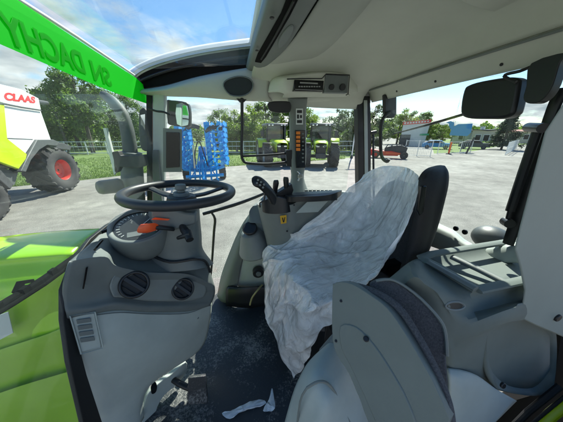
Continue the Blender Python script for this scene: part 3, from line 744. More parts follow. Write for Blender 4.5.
# ---- exhaust, intake and brackets outside the front right
ex = tube('exhaust', [P(104, 95, y=1.78, x=None), P(112, 101, y=1.70), P(121, 112, y=1.66), P(126, 125, y=1.64), P(129, 140, y=1.62), P(131, 158, y=1.6)], [.026, .032, .036, .038, .040, .042], M['exh'], T, seg=20, n=5)
bm = bmesh.new(); bm_cyl(bm, P(131, 152, y=1.6), P(134, 200, y=1.6), .062, .068, seg=24); fin('exhaust_guard', bm, M['dgrey'], ex, bevel=.005)
bm = bmesh.new()
bm_poly(bm, [P(a, b, y=1.45) for a, b in [(111, 152), (118, 151), (120, 156), (144, 155), (146, 166), (138, 168), (120, 167), (117, 173), (114, 172), (113, 160)]], .05)
fin('mounting_bracket', bm, M['dirtsteel'], T, bevel=.004)
bm = bmesh.new(); bm_poly(bm, [P(a, b, y=1.45) for a, b in [(103, 128), (106, 128), (117, 170), (114, 175)]], .02); fin('marker_rod', bm, M['whitepaint'], T)
bm = bmesh.new(); bm_cyl(bm, P(97, 188, y=1.40), P(122, 185, y=1.5), .040, .046, seg=22); fin('work_light', bm, M['worklight'], T, bevel=.02)
mm2 = plate('front_mirror', [(139, 110), (148, 112), (149, 148), (142, 150), (139, 140)], .05, M['dirtsteel'], T, y=1.75, sm=2, bevel=.01)
plate('front_mirror_glass', [(140.5, 115), (145, 114), (145, 135), (141, 136)], .003, M['mirror'], mm2, y=1.745, bevel=0)

# ---- roof
rl = []
def rrow(x, zc, ze, y1=1.60, y0=-.02):
    return [V(x, y1 + .02, ze - .03), V(x, y1, ze + .0), V(x, y1 - .09, ze + .085), V(x, y1 - .30, zc - .045), V(x, 1.0, zc), V(x, .55, zc), V(x, .2, zc - .02), V(x, y0, zc - .09), V(x, y0 - .03, zc - .16)]
roof = loft('roof_liner', [rrow(.135, .395, .245), rrow(.30, .405, .225), rrow(.55, .43, .205), rrow(.78, .42, .20), [V(.93, 1.62, .17), V(.93, 1.60, .20), V(.93, 1.55, .29), V(.93, 1.30, .345), V(.93, 1.0, .39), V(.93, .55, .39), V(.93, .2, .37), V(.93, -.02, .31), V(.93, -.05, .24)], [V(.985, 1.62, .17), V(.985, 1.61, .20), V(.985, 1.58, .288), V(.985, 1.30, .292), V(.985, 1.0, .30), V(.985, .55, .30), V(.985, .2, .295), V(.985, -.02, .29), V(.985, -.05, .24)]], M['liner'], T, nu=5, nv=5, solid=.05)
rs = loft('rear_header', [[V(.985, 1.60, .285), V(.985, .8, .288), V(.985, -.05, .285)], [V(1.0, 1.60, .272), V(1.0, .8, .275), V(1.0, -.05, .272)], [V(1.035, 1.6, .215), V(1.035, .8, .218), V(1.035, -.05, .215)]], M['liner'], T, nu=4, nv=3, solid=.03)
tube('header_seam', [V(.978, 1.56, .287), V(.978, .8, .290), V(.978, 0, .287)], .005, M['mgrey'], roof, n=2)
bm = bmesh.new()
bm.free()
for t in (.15, .38, .62, .85): disc('header_clip', V(1.02, 1.5 - 1.2 * t, .247), (-1, 0, -.6), .006, .006, M['black'], rs, seg=10)
# outer roof shell above the liner, closed all round
bm = bmesh.new(); bm_poly(bm, [V(.14, -.1, .52), V(1.12, -.1, .50), V(1.12, 1.72, .50), V(.14, 1.72, .52)], .06, (0, 0, 1)); fin('roof_shell', bm, M['whitepaint'], T, bevel=.03)
bm = bmesh.new(); bm_poly(bm, [V(.16, 1.64, .24), V(1.05, 1.64, .215), V(1.05, 1.70, .215), V(1.05, 1.70, .50), V(.16, 1.70, .51), V(.16, 1.64, .51)][0:2] + [V(1.05, 1.64, .5), V(.16, 1.64, .51)], .05, (0, 1, 0)); fin('roof_side_rail', bm, M['whitepaint'], T)
bm = bmesh.new(); bm_poly(bm, [V(1.05, -.08, .24), V(1.05, 1.68, .24), V(1.05, 1.68, .5), V(1.05, -.08, .5)], .05, (1, 0, 0)); fin('roof_rear_rail', bm, M['whitepaint'], T)

# front roof beam with the slot and the oval lamp
bl = .36
beam = loft('front_roof_beam', [
    [P(246, 66, z=.40), P(252, 40, z=.40), P(262, 4, z=.40), P(270, -26, z=.40)],
    [P(247.5, 69, z=.355), P(256, 38, z=.355), P(267, 0, z=.355), P(276, -30, z=.355)],
    [P(252, 71, z=.345), P(262, 38, z=.345), P(280, 0, z=.345), P(294, -30, z=.345)],
    [P(262, 69, z=.345), P(282, 50, z=.345), P(306, 10, z=.345), P(330, -30, z=.345)],
    [P(266, 66, z=.36), P(286, 48, z=.36), P(314, 4, z=.36), P(336, -30, z=.36)],
    [P(268, 62, z=.42), P(290, 44, z=.42), P(318, 2, z=.42), P(340, -30, z=.42)]], M['mgrey'], T, nu=5, nv=3, solid=.01)
plate('slot', [(255, 62), (258, 54), (281, 14), (291, -12), (304, -12), (290, 16), (266, 57), (261, 63)], .006, M['shadowblack'], beam, z=.3405, n=(0, 0, 1), bevel=0)
tube('slot_bar', [P(261, 59, z=.340), P(276, 34, z=.340), P(294, 0, z=.340)], .004, M['rubber'], beam, n=3)
plate('reading_lamp', [(278, 46), (280, 38), (288, 28), (293, 27), (293, 32), (288, 41), (281, 48)], .008, M['recess'], beam, z=.338, n=(0, 0, 1), sm=4, bevel=.003)
for a, b in ((272, 17), (257, 50)): disc('screw', P(a, b, z=.338), (0, 0, -1), .008, .004, M['black'], beam)

# far-left roof front: outer lip, dark recess, trim with loudspeaker
lip = loft('roof_edge', [
    [P(126, 72, y=1.74), P(140, 63, y=1.74), P(165, 53, y=1.74), P(205, 44, y=1.74), P(256, 37, y=1.74)],
    [P(130, 78, y=1.63), P(142, 69, y=1.63), P(166, 60, y=1.63), P(205, 51, y=1.63), P(256, 44, y=1.63)],
    [P(132, 80, y=1.64), P(143, 71, y=1.64), P(167, 62, y=1.64), P(205, 53, y=1.64), P(256, 46, y=1.64)]], M['whitepaint'], T, nu=5, nv=3, solid=.02)
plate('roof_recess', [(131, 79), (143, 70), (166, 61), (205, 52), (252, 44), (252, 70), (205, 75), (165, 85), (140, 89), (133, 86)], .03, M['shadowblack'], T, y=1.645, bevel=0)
tube('recess_rib', [P(134, 84, y=1.63), P(160, 73, y=1.63), P(200, 63, y=1.63), P(250, 56, y=1.63)], .014, M['black'], T, n=4, flat=(1, .6))
tl = loft('corner_trim', [
    [P(136, 90, y=1.62), P(165, 85.5, y=1.62), P(200, 76, y=1.62), P(248, 67.5, y=1.62), P(270, 66, y=1.60)],
    [P(138, 92, y=1.57), P(166, 89, y=1.54), P(200, 80, y=1.54), P(248, 71, y=1.54), P(270, 70, y=1.53)],
    [P(142, 93, y=1.58), P(168, 93, y=1.57), P(200, 92, y=1.55), P(246, 94, y=1.54), P(268, 94, y=1.53)],
    [P(146, 95, y=1.62), P(170, 96.5, y=1.61), P(200, 97.5, y=1.60), P(246, 101, y=1.59), P(272, 101, y=1.58)],
    [P(146, 92, y=1.68), P(170, 93, y=1.68), P(200, 94, y=1.68), P(246, 97, y=1.68), P(272, 97, y=1.68)]], M['liner2'], T, nu=5, nv=4, solid=.012)
plate('loudspeaker', [(224, 86), (227, 80.5), (238, 77), (248, 78.5), (252.5, 84), (250, 91), (242, 95.5), (230, 94)], .02, M['grille'], tl, y=1.512, sm=4, bevel=.003)
bm = bmesh.new(); bm_tube(bm, [P(a, b, y=1.51) for a, b in [(223.5, 86), (226.5, 80), (238, 76.3), (248.5, 78), (253, 84), (250.5, 91.5), (242, 96), (230, 94.8)]], .004, closed=True, n=3, seg=6); fin('speaker_rim', bm, M['dgrey'], tl)
# roof line along the right side above the windows
sr = loft('side_header', [
    [P(262, 68, y=1.56), P(276, 84, y=1.56), P(300, 93, y=1.56), P(335, 94, y=1.57), P(358, 92, y=1.62)],
    [P(264, 94, y=1.55), P(276, 95, y=1.55), P(300, 97, y=1.55), P(335, 97, y=1.57), P(360, 96, y=1.63)],
    [P(264, 101, y=1.59), P(276, 101, y=1.59), P(300, 102, y=1.59), P(335, 101, y=1.60), P(362, 100, y=1.64)],
    [P(264, 98, y=1.66), P(276, 98, y=1.66), P(300, 99, y=1.66), P(335, 98, y=1.66), P(362, 97, y=1.68)]], M['liner'], T, nu=5, nv=4, solid=.01)
# front slope of the lining and the hatch edge
loft('front_lining', [
    [P(268, 64, z=.350), P(290, 44, z=.355), P(316, 6, z=.36), P(334, -26, z=.36)],
    [P(276, 74, z=.345), P(304, 52, z=.372), P(338, 10, z=.385), P(362, -26, z=.39)],
    [P(284, 82, z=.335), P(318, 56, z=.385), P(356, 14, z=.398), P(386, -26, z=.40)],
    [P(288, 81, z=.36), P(324, 54, z=.415), P(362, 12, z=.43), P(392, -28, z=.43)]], M['liner2'], roof, nu=5, nv=4, solid=.004)
plate('roof_hatch', [(448, -20), (462, 2), (484, 10), (515, 18), (545, 22), (580, 22), (640, 0), (640, -60), (460, -60)], .02, M['liner'], roof, z=.398, n=(0, 0, 1), sm=3, bevel=.006)
# radio housing
rh = loft('radio_housing', [
    [P(268, 92, y=1.50), P(272, 79, y=1.50), P(286, 74, y=1.50), P(320, 70, y=1.48), P(352, 74, y=1.48), P(358, 92, y=1.50)],
    [P(276, 92, y=1.44), P(279, 80, y=1.42), P(288, 76, y=1.40), P(322, 72, y=1.38), P(347, 75, y=1.40), P(352, 90, y=1.44)],
    [P(282, 93, y=1.42), P(284, 84, y=1.39), P(292, 80, y=1.38), P(322, 76, y=1.37), P(344, 78, y=1.38), P(348, 90, y=1.42)],
    [P(284, 95, y=1.43), P(288, 92, y=1.40), P(296, 90, y=1.39), P(322, 90, y=1.38), P(340, 90, y=1.40), P(346, 93, y=1.43)],
    [P(282, 98, y=1.48), P(288, 98, y=1.46), P(296, 97.5, y=1.46), P(322, 97, y=1.46), P(340, 97, y=1.46), P(350, 96, y=1.50)]], M['liner'], T, nu=4, nv=4, solid=.01, smooth=50)
rdo = plate('radio', [(294.5, 79.5), (324, 80.5), (323, 91.5), (293.5, 90.5)], .05, M['gloss'], T, y=1.365, bevel=.003)
bm = bmesh.new()
for i in range(9): bm_box(bm, P(299.5 + i * 2.5, 86.5, y=1.362), (.011, .003, .007))
bm_box(bm, P(309, 83, y=1.362), (.11, .003, .008)); bm_box(bm, P(309, 89.8, y=1.362), (.17, .004, .003))
fin('radio_buttons', bm, M['chrome'], rdo, bevel=.001)
cp = plate('control_panel', [(325.5, 74), (349, 75.5), (347.5, 93), (324.5, 92.5)], .04, M['dgrey'], T, y=1.36, bevel=.004)
for a, b, r_ in ((331, 87, 2.6), (342, 87, 3.0)): disc('knob', P(a, b, y=1.36), (0, -1, -.2), pxr(P(a, b, y=1.36), r_), .016, M['black'], cp)
bm = bmesh.new(); bm_tube(bm, [P(a, b, y=1.358) for a, b in [(326, 74), (349.5, 75), (348, 94), (346, 95)]], .0035, n=1, seg=6)
bm_tube(bm, [P(a, b, y=1.362) for a, b in [(287, 79), (300, 78.5), (322, 78.5), (326, 74)]], .003, n=1, seg=6); fin('panel_seam', bm, M['black'], cp)

# ---- rear window fittings
XM = .93
rm = plate('interior_mirror', [(463, 91), (470, 84), (492, 79), (510, 77), (518, 79), (519.5, 84), (515, 108), (511, 115), (502, 118.5), (485, 119), (466, 118), (460, 112)], .05, M['black'], T, x=XM, sm=4, bevel=.012)
tube('mirror_arm', [P(516, 82, x=XM - .01), P(505, 77, x=XM - .01), P(507, 74, x=XM - .01), P(520, 71, x=XM), P(530, 67, x=XM + .02)], .005, M['black'], rm, n=3)
tube('rear_wiper', [P(393, 134, x=XR + .02), P(430, 124, x=XR + .02), P(464, 114, x=XR + .02)], [.004, .007, .007], M['black'], T, n=3)
plate('mirror_bracket', [(531, 63), (567, 52), (560, 62), (553, 84), (545, 97), (536, 103), (527, 103), (523, 98), (526, 86)], .035, M['black'], T, x=XM - .03, sm=3, bevel=.01)
# gas strut and window frame at the rear left
bm = bmesh.new()
bm_tube(bm, [P(537, 132, x=.96), P(523, 172, x=.96), P(510, 211, x=.96)], [.013, .013, .013], n=2); bm_tube(bm, [P(510, 211, x=.96), P(507, 222, x=.96)], .007, n=1)
bm_cyl(bm, P(505, 221, x=.97), P(510, 224, x=.95), .016); bm_cyl(bm, P(528, 127, x=.98), P(543, 128, x=.90), .014)
fin('gas_strut', bm, M['black'], T)
bm = bmesh.new(); bm_tube(bm, [P(562, 88, x=1.0), P(548, 122, x=1.0), P(530, 180, x=1.0), P(508, 244, x=1.0)], [.018, .016, .02, .018], n=3, flat=(1, .6)); fin('rear_window_frame', bm, M['black'], T)
sill = loft('rear_sill', [
    [P(372, 212, x=1.05), P(438, 223, x=1.05), P(474, 245, x=1.05), P(516, 242, x=1.05)],
    [P(372, 216, x=1.0), P(434, 228, x=1.0), P(472, 249, x=1.0), P(516, 246, x=1.0)],
    [P(372, 240, x=.98), P(430, 246, x=.98), P(462, 262, x=.98), P(516, 262, x=.98)]], M['lgrey'], T, nu=3, nv=3, solid=.02)
for a, b in ((456.5, 228.5), (465.5, 232)): disc('glass_bolt', P(a, b, x=1.02), (-1, 0, 0), .012, .008, M['black'], T)
bm = bmesh.new(); c = P(491, 238, x=1.25); bmesh.ops.create_uvsphere(bm, u_segments=20, v_segments=12, radius=.075, matrix=Matrix.Translation(c) @ Matrix.Diagonal((1, 1.1, .8, 1))); bm_cyl(bm, c - Vector((0, 0, .2)), c, .05); fin('rear_work_light', bm, M['worklight'], T)

# ---- left rear pillar at the right edge of the photo
lp = plate('pillar_cover', [(600, 30), (563, 103), (545, 131), (520, 225), (514, 250), (519.5, 268), (524, 291), (522, 304), (519.5, 319), (534, 326), (563, 338), (600, 345)], .035, M['lgreyflat'], T, y=.33, bevel=.012, n=P(528, 220, y=.33) - O)
disc('cover_screw', P(556, 317, y=.332), (0, -1, 0), .013, .008, M['black'], lp)
plate('pillar_body', [(620, 30), (590, 80), (572, 160), (558, 225), (556, 300), (562, 360), (620, 400)], .08, M['black'], T, y=.42, n=P(560, 220, y=.42) - O)

# ---- rear console with tray
tray = loft('tray_floor', [
    [P(423, 258, z=-.45), P(460, 250, z=-.45), P(502, 243, z=-.45), P(530, 240, z=-.45)],
    [P(436, 270, z=-.47), P(470, 262, z=-.47), P(510, 252, z=-.47), P(540, 250, z=-.47)],
    [P(476, 294, z=-.45), P(500, 288, z=-.45), P(530, 280, z=-.45), P(560, 275, z=-.45)]], M['congrey'], T, nu=3, nv=3, solid=.01)
bm = bmesh.new(); bm_tube(bm, [P(421, 258, z=-.42), P(432, 254, z=-.42), P(500, 243, z=-.42), P(530, 238, z=-.42)], .014, n=1, flat=(1.2, .55))
bm_tube(bm, [P(421, 258, z=-.42), P(440, 268, z=-.42), P(477, 290, z=-.42)], .016, n=1, flat=(1.2, .55))
bm_tube(bm, [P(477, 290, z=-.42), P(520, 281, z=-.42), P(528, 279, z=-.42)], .013, n=1, flat=(1.2, .55))
fin('tray_rim', bm, M['congrey'], tray)
tube('tray_bar', [P(452, 257, z=-.435), P(480, 270, z=-.435), P(506, 283, z=-.435)], .013, M['dgrey'], tray, n=2, flat=(1.1, .7))
tube('tray_bar', [P(428, 262, z=-.412), P(446, 272, z=-.412), P(476, 289, z=-.412)], .011, M['dgrey'], tray, n=2, flat=(1.1, .6))
con = loft('rear_console', [
    [P(376, 288, y=.52), P(392, 276, y=.51), P(408, 263, y=.50), P(421, 259, z=-.42), P(440, 270, z=-.43), P(477, 291, z=-.43), P(520, 282, z=-.43), P(550, 276, z=-.43)],
    [P(380, 294, y=.49), P(398, 278, y=.47), P(411, 268, y=.44), P(424, 270, z=-.41), P(436, 280, z=-.42), P(470, 294, z=-.44), P(520, 286, z=-.45), P(550, 280, z=-.45)],
    [P(388, 302, y=.45), P(402, 287, y=.42), P(414, 277, y=.375), P(428, 283, y=.365), P(440, 290, y=.36), P(473, 302, y=.36), P(520, 292, y=.37), P(550, 288, y=.37)],
    [P(408, 312, y=.41), P(422, 301, y=.385), P(434, 298, y=.36), P(442, 302, y=.35), P(450, 309, y=.34), P(474, 312, y=.345), P(520, 300, y=.35), P(550, 296, y=.35)],
    [P(430, 332, y=.36), P(438, 330, y=.34), P(446, 328, y=.335), P(452, 328, y=.33), P(462, 326, y=.325), P(478, 321, y=.318), P(516, 307, y=.318), P(550, 300, y=.38)],
    [P(438, 346, y=.348), P(444, 344, y=.335), P(449, 343, y=.33), P(454, 342, y=.328), P(463, 339, y=.32), P(480, 335, y=.313), P(510, 322, y=.313), P(550, 316, y=.38)],
    [P(444, 360, y=.34), P(448, 358, y=.33), P(452, 356, y=.325), P(456, 354, y=.325), P(464, 350, y=.325), P(480, 340, y=.33), P(505, 330, y=.36), P(550, 330, y=.38)],
    [P(446, 390, y=.34), P(450, 388, y=.33), P(456, 386, y=.325), P(460, 384, y=.325), P(472, 384, y=.33), P(486, 386, y=.34), P(506, 392, y=.36), P(550, 394, y=.38)]],
    M['congrey'], T, nu=3, nv=3, solid=.012, smooth=32)
bm = bmesh.new(); bm_poly(bm, [on(con, 455 + 8 * math.cos(a), 306 + 3.2 * math.sin(a), -.0015) for a in [i * math.pi / 10 for i in range(20)]], .003); cu_ = fin('cup_recess', bm, M['black'], con)
bm = bmesh.new(); bm_tube(bm, [on(con, 455 + 9.5 * math.cos(a), 306 + 4.2 * math.sin(a)) for a in [i * math.pi / 6 for i in range(12)]], .003, closed=True, n=2, seg=6); fin('recess_rim', bm, M['recess'], con)
pkt = loft('console_pocket', [
    [P(488, 332, y=.34), P(505, 326, y=.36), P(530, 322, y=.37), P(556, 330, y=.37)],
    [P(486, 350, y=.335), P(500, 350, y=.40), P(530, 348, y=.42), P(557, 348, y=.38)],
    [P(488, 372, y=.325), P(503, 374, y=.39), P(530, 376, y=.40), P(556, 370, y=.37)],
    [P(498, 389, y=.31), P(512, 393, y=.34), P(535, 396, y=.35), P(553, 392, y=.34)]], M['congrey'], T, nu=4, nv=4, solid=.01)
disc('pocket_knob', P(501.5, 384.5, y=.312), (0, -1, .3), .010, .008, M['black'], pkt)
lowr = loft('seat_base_cover', [
    [P(448, 368, y=.325), P(462, 370, y=.32), P(478, 376, y=.315), P(496, 389, y=.31), P(517, 401, y=.305)],
    [P(450, 385, y=.30), P(462, 388, y=.29), P(476, 393, y=.29), P(492, 402, y=.29), P(508, 410, y=.29)],
    [P(450, 440, y=.26), P(462, 440, y=.26), P(472, 440, y=.26), P(480, 438, y=.26), P(486, 432, y=.26)]], M['lgrey'], T, nu=4, nv=4, solid=.01)
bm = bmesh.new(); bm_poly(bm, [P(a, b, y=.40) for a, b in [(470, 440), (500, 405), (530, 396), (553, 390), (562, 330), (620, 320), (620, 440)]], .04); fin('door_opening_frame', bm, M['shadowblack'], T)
box('bounce_blocker', V(1.35, -.28, -1.35), (1.2, .70, 1.1), M['shadowblack'], T, bevel=.08)  # unseen stand-in for the rear fender, added to block ground bounce
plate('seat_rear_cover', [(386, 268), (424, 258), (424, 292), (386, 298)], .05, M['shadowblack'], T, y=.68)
bm = bmesh.new(); bm_tube(bm, [P(500, 440, y=.33), P(528, 412, y=.33), P(560, 386, y=.33)], .012, n=1); bm_tube(bm, [P(512, 442, y=.31), P(540, 417, y=.31), P(575, 388, y=.31)], .006, n=1); fin('door_seal', bm, M['rubber'], T)
bm = bmesh.new(); bm_tube(bm, [P(525, 440, y=.30), P(552, 414, y=.30), P(590, 384, y=.30)], .020, n=1, flat=(1, .7)); fin('rear_fender', bm, M['ltgreen'], T)

# ---- folding passenger seat
n_is = plane3(P(334, 290, y=.47), P(345, 360, y=.36), P(430, 400, y=.20))
ps = plate('passenger_seat', [(332.5, 288), (334, 284), (339, 282), (352, 284), (370, 295), (387, 308), (403, 330), (421, 360), (438, 392), (447, 430), (378, 430), (360, 400), (349, 374), (336, 353), (332, 331)], .030, M['seatgrey'], T, pl=n_is, sm=3, bevel=.010)
sh = plate('seat_shell_ridge', [(340, 326), (356, 327), (374, 345), (392, 372), (408, 402), (415, 430), (382, 430), (364, 396), (350, 366), (341, 348)], .006, M['seatgrey'], ps, pl=n_is, off=-.004, sm=3, bevel=.003)
for a, b in ((341, 301), (336, 341)): disc('seat_screw', P(a, b, pl=n_is, off=-.001), (O - P(a, b, pl=n_is)), .004, .003, M['black'], ps)
disc('seat_pin', P(366, 339, pl=n_is, off=-.004), (O - P(366, 339, pl=n_is)), .007, .006, M['black'], ps)
pc_ = loft('passenger_cushion', [
    [P(346, 283, pl=n_is, off=.02), P(372, 293, pl=n_is, off=.02), P(396, 309, pl=n_is, off=.02), P(418, 340, pl=n_is, off=.02), P(436, 372, pl=n_is, off=.02), P(449, 404, pl=n_is, off=.02), P(452, 432, pl=n_is, off=.02)],
    [P(350, 281, pl=n_is, off=.035), P(374, 288, pl=n_is, off=.035), P(400, 304, pl=n_is, off=.035), P(422, 336, pl=n_is, off=.035), P(440, 370, pl=n_is, off=.035), P(453, 404, pl=n_is, off=.035), P(457, 432, pl=n_is, off=.035)],
    [P(352, 284, pl=n_is, off=.06), P(374, 292, pl=n_is, off=.06), P(398, 308, pl=n_is, off=.06), P(418, 340, pl=n_is, off=.06), P(436, 372, pl=n_is, off=.06), P(449, 404, pl=n_is, off=.06), P(452, 432, pl=n_is, off=.06)]], M['carpet'], T, nu=4, nv=4, solid=.02)
n_c2 = plane3(P(372, 285, y=.42), P(400, 330, y=.335), P(440, 320, y=.305))
ck = plate('folded_cushion', [(370, 288), (376, 281), (390, 280), (402, 286), (420, 300), (438, 320), (444, 334), (446, 356), (448, 392), (440, 384), (420, 345), (398, 306)], .05, M['carpet'], T, pl=n_c2, off=.012, sm=3, bevel=.010)
bm = bmesh.new(); bm_tube(bm, [P(a, b, pl=n_c2, off=.008) for a, b in [(376, 281), (390, 279.5), (403, 285), (421, 299), (440, 320), (445.5, 334), (447, 356)]], .004, n=3, seg=6); fin('cushion_piping', bm, M['mgrey'], ck)

# grey plinth between the driver seat and the doorway
pb = loft('seat_plinth', [
    [P(326, 345, y=.50), P(334, 340, y=.50), P(345, 352, y=.47), P(360, 380, y=.42), P(376, 440, y=.36)],
    [P(310, 360, y=.46), P(322, 358, y=.44), P(336, 368, y=.41), P(350, 390, y=.37), P(366, 440, y=.33)],
    [P(300, 376, y=.44), P(312, 374, y=.40), P(326, 382, y=.37), P(340, 400, y=.34), P(354, 440, y=.31)],
    [P(292, 396, y=.43), P(304, 396, y=.38), P(316, 400, y=.35), P(328, 412, y=.32), P(338, 440, y=.30)],
    [P(282, 432, y=.42), P(294, 432, y=.37), P(304, 434, y=.34), P(314, 438, y=.31), P(322, 446, y=.30)]], M['lgrey'], T, nu=4, nv=4, solid=.02)
bm = bmesh.new(); bm_tube(bm, [P(307, 388, y=.37), P(318, 382, y=.365), P(328, 384, y=.36), P(338, 398, y=.345), P(350, 424, y=.325), P(356, 440, y=.31)], .004, n=4, seg=8); bm_tube(bm, [P(307, 388, y=.37), P(300, 402, y=.37), P(296, 436, y=.37)], .003, n=3, seg=8); fin('plinth_groove', bm, M['mgrey'], pb)
bm = bmesh.new(); bm_tube(bm, [P(322, 352, y=.50), P(334, 338, y=.50), P(350, 322, y=.50)], .012, n=3); fin('plinth_rail', bm, M['dgrey'], T)
box('seat_suspension', V(.55, .85, -1.0), (.40, .36, .46), M['black'], T)

# ---- driver's seat
seat = empty('driver_seat', V(.6, .87, FZ), None, None); seat.parent = T; seat.location = WLOC[seat.name] - WLOC[T.name]
def srow(cx, cz, tx, tz, half, thick, cy=.87):
    """ring of a slab section: t = thickness direction in XZ"""
    t = Vector((tx, 0, tz)).normalized(); c = V(cx, cy, cz)
    return [c + Vector((0, -half, 0)) - t * thick * .2, c + Vector((0, -half * .85, 0)) - t * thick * .5, c + Vector((0, half * .85, 0)) - t * thick * .5, c + Vector((0, half, 0)) - t * thick * .2,
            c + Vector((0, half, 0)) + t * thick * .3, c + Vector((0, half * .85, 0)) + t * thick * .5, c + Vector((0, -half * .85, 0)) + t * thick * .5, c + Vector((0, -half, 0)) + t * thick * .3]
loft('seat_cushion', [srow(.30, -.84, -.3, 1, .16, .06), srow(.34, -.82, -.2, 1, .19, .12), srow(.48, -.80, 0, 1, .20, .12), srow(.66, -.78, 0, 1, .20, .12), srow(.74, -.76, 0, 1, .18, .1)], M['carpet'], seat, nu=3, nv=4, closed=True, caps=True)
bk = loft('backrest', [srow(.70, -.66, 1, .3, .18, .06), srow(.73, -.54, 1, .3, .19, .07), srow(.77, -.42, 1, .28, .18, .06), srow(.80, -.32, 1, .22, .16, .05), srow(.82, -.26, 1, .2, .13, .04), srow(.83, -.235, 1, .2, .10, .02)], M['carpet'], seat, nu=3, nv=4, closed=True, caps=True)
# black moulded back shell seen from the side
sb = loft('backrest_shell', [
    [P(394, 285, y=.60), P(402, 262, y=.60), P(410, 232, y=.60), P(417, 200, y=.60), P(419, 178, y=.61), P(426, 169, y=.64), P(434, 166, y=.67)],
    [P(398, 288, y=.575), P(408, 264, y=.575), P(417, 236, y=.575), P(423, 204, y=.575), P(425, 184, y=.59), P(431, 171, y=.62), P(438, 165.2, y=.67)],
    [P(408, 288, y=.575), P(420, 262, y=.575), P(430, 232, y=.575), P(437, 204, y=.58), P(441, 186, y=.59), P(443, 172, y=.62), P(442, 165.2, y=.67)],
    [P(414, 284, y=.62), P(426, 256, y=.62), P(437, 226, y=.62), P(444, 200, y=.62), P(448, 184, y=.63), P(448, 173, y=.65), P(445, 166.5, y=.68)],
    [P(400, 284, y=.95), P(410, 256, y=.95), P(418, 226, y=.95), P(424, 200, y=.95), P(432, 186, y=.90), P(434, 178, y=.88), P(436, 170, y=.84)]], M['shellblack'], seat, nu=4, nv=5, solid=.02)
bm = bmesh.new(); bm_poly(bm, [P(a, b, y=.572) for a, b in [(421, 186), (427, 186), (424, 212), (420, 216), (417, 210)]], .01); fin('backrest_latch', bm, M['gloss'], seat, bevel=.003)
bm = bmesh.new(); bm_poly(bm, [P(a, b, y=.60) for a, b in [(330, 318), (345, 300), (372, 286), (396, 282), (404, 290), (396, 300), (372, 305), (345, 325), (334, 338)]], .08); fin('seat_side_cover', bm, M['black'], seat, bevel=.01)
bm = bmesh.new(); bm_tube(bm, [P(404, 276, y=.56), P(399, 284, y=.55), P(392, 290, y=.55)], [.012, .010, .008], n=3); fin('belt_buckle', bm, M['black'], seat)

# ---- film draped over the seat: its own thing
frows = [
    # back (far, against the right window side) to front (near)
    [P(262, 262, y=1.18), P(267, 247, y=1.17), P(281, 240, y=1.13), P(300, 229, y=1.05), P(322, 213, y=1.03), P(339, 198, y=1.02), P(353, 184, y=1.05), P(364, 173, y=1.08)],
    [P(263, 272, y=1.13), P(269, 252, y=1.12), P(284, 244, y=1.09), P(306, 235, y=1.03), P(330, 222, y=1.01), P(350, 204, y=1.0), P(367, 183, y=1.01), P(379, 166.5, y=1.02)],
    [P(265, 290, y=1.05), P(271, 263, y=1.03), P(287, 254, y=1.00), P(310, 248, y=.99), P(338, 242, y=.99), P(364, 218, y=.98), P(383, 190, y=.97), P(396, 166, y=.95)],
    [P(266, 308, y=.96), P(274, 280, y=.93), P(292, 267, y=.88), P(316, 262, y=.86), P(345, 257, y=.86), P(374, 230, y=.85), P(395, 196, y=.84), P(408, 168, y=.82)],
    [P(269, 324, y=.88), P(278, 300, y=.84), P(297, 281, y=.77), P(322, 276, y=.74), P(352, 268, y=.74), P(382, 242, y=.73), P(404, 206, y=.72), P(416, 173, y=.71)],
    [P(275, 338, y=.82), P(285, 316, y=.76), P(303, 296, y=.68), P(328, 289, y=.66), P(356, 278, y=.66), P(384, 256, y=.65), P(408, 214, y=.64), P(419, 179, y=.65)],
    [P(285, 360, y=.74), P(294, 336, y=.68), P(309, 314, y=.61), P(330, 302, y=.59), P(352, 288, y=.59), P(378, 272, y=.59), P(402, 232, y=.59), P(418, 190, y=.60)],
    [P(296, 379, y=.69), P(306, 360, y=.64), P(319, 336, y=.585), P(334, 318, y=.565), P(344, 298, y=.57), P(368, 283, y=.57), P(392, 250, y=.57), P(413, 212, y=.58)]]
bm = bmesh.new(); vs, fs = bm_loft(bm, frows, 26, 26)
bm.normal_update()
s = sum(f.normal.dot(O - f.calc_center_median()) for f in bm.faces)
if s < 0: bmesh.ops.reverse_faces(bm, faces=bm.faces)
bm.normal_update()
nr, ncc = len(vs), len(vs[0])
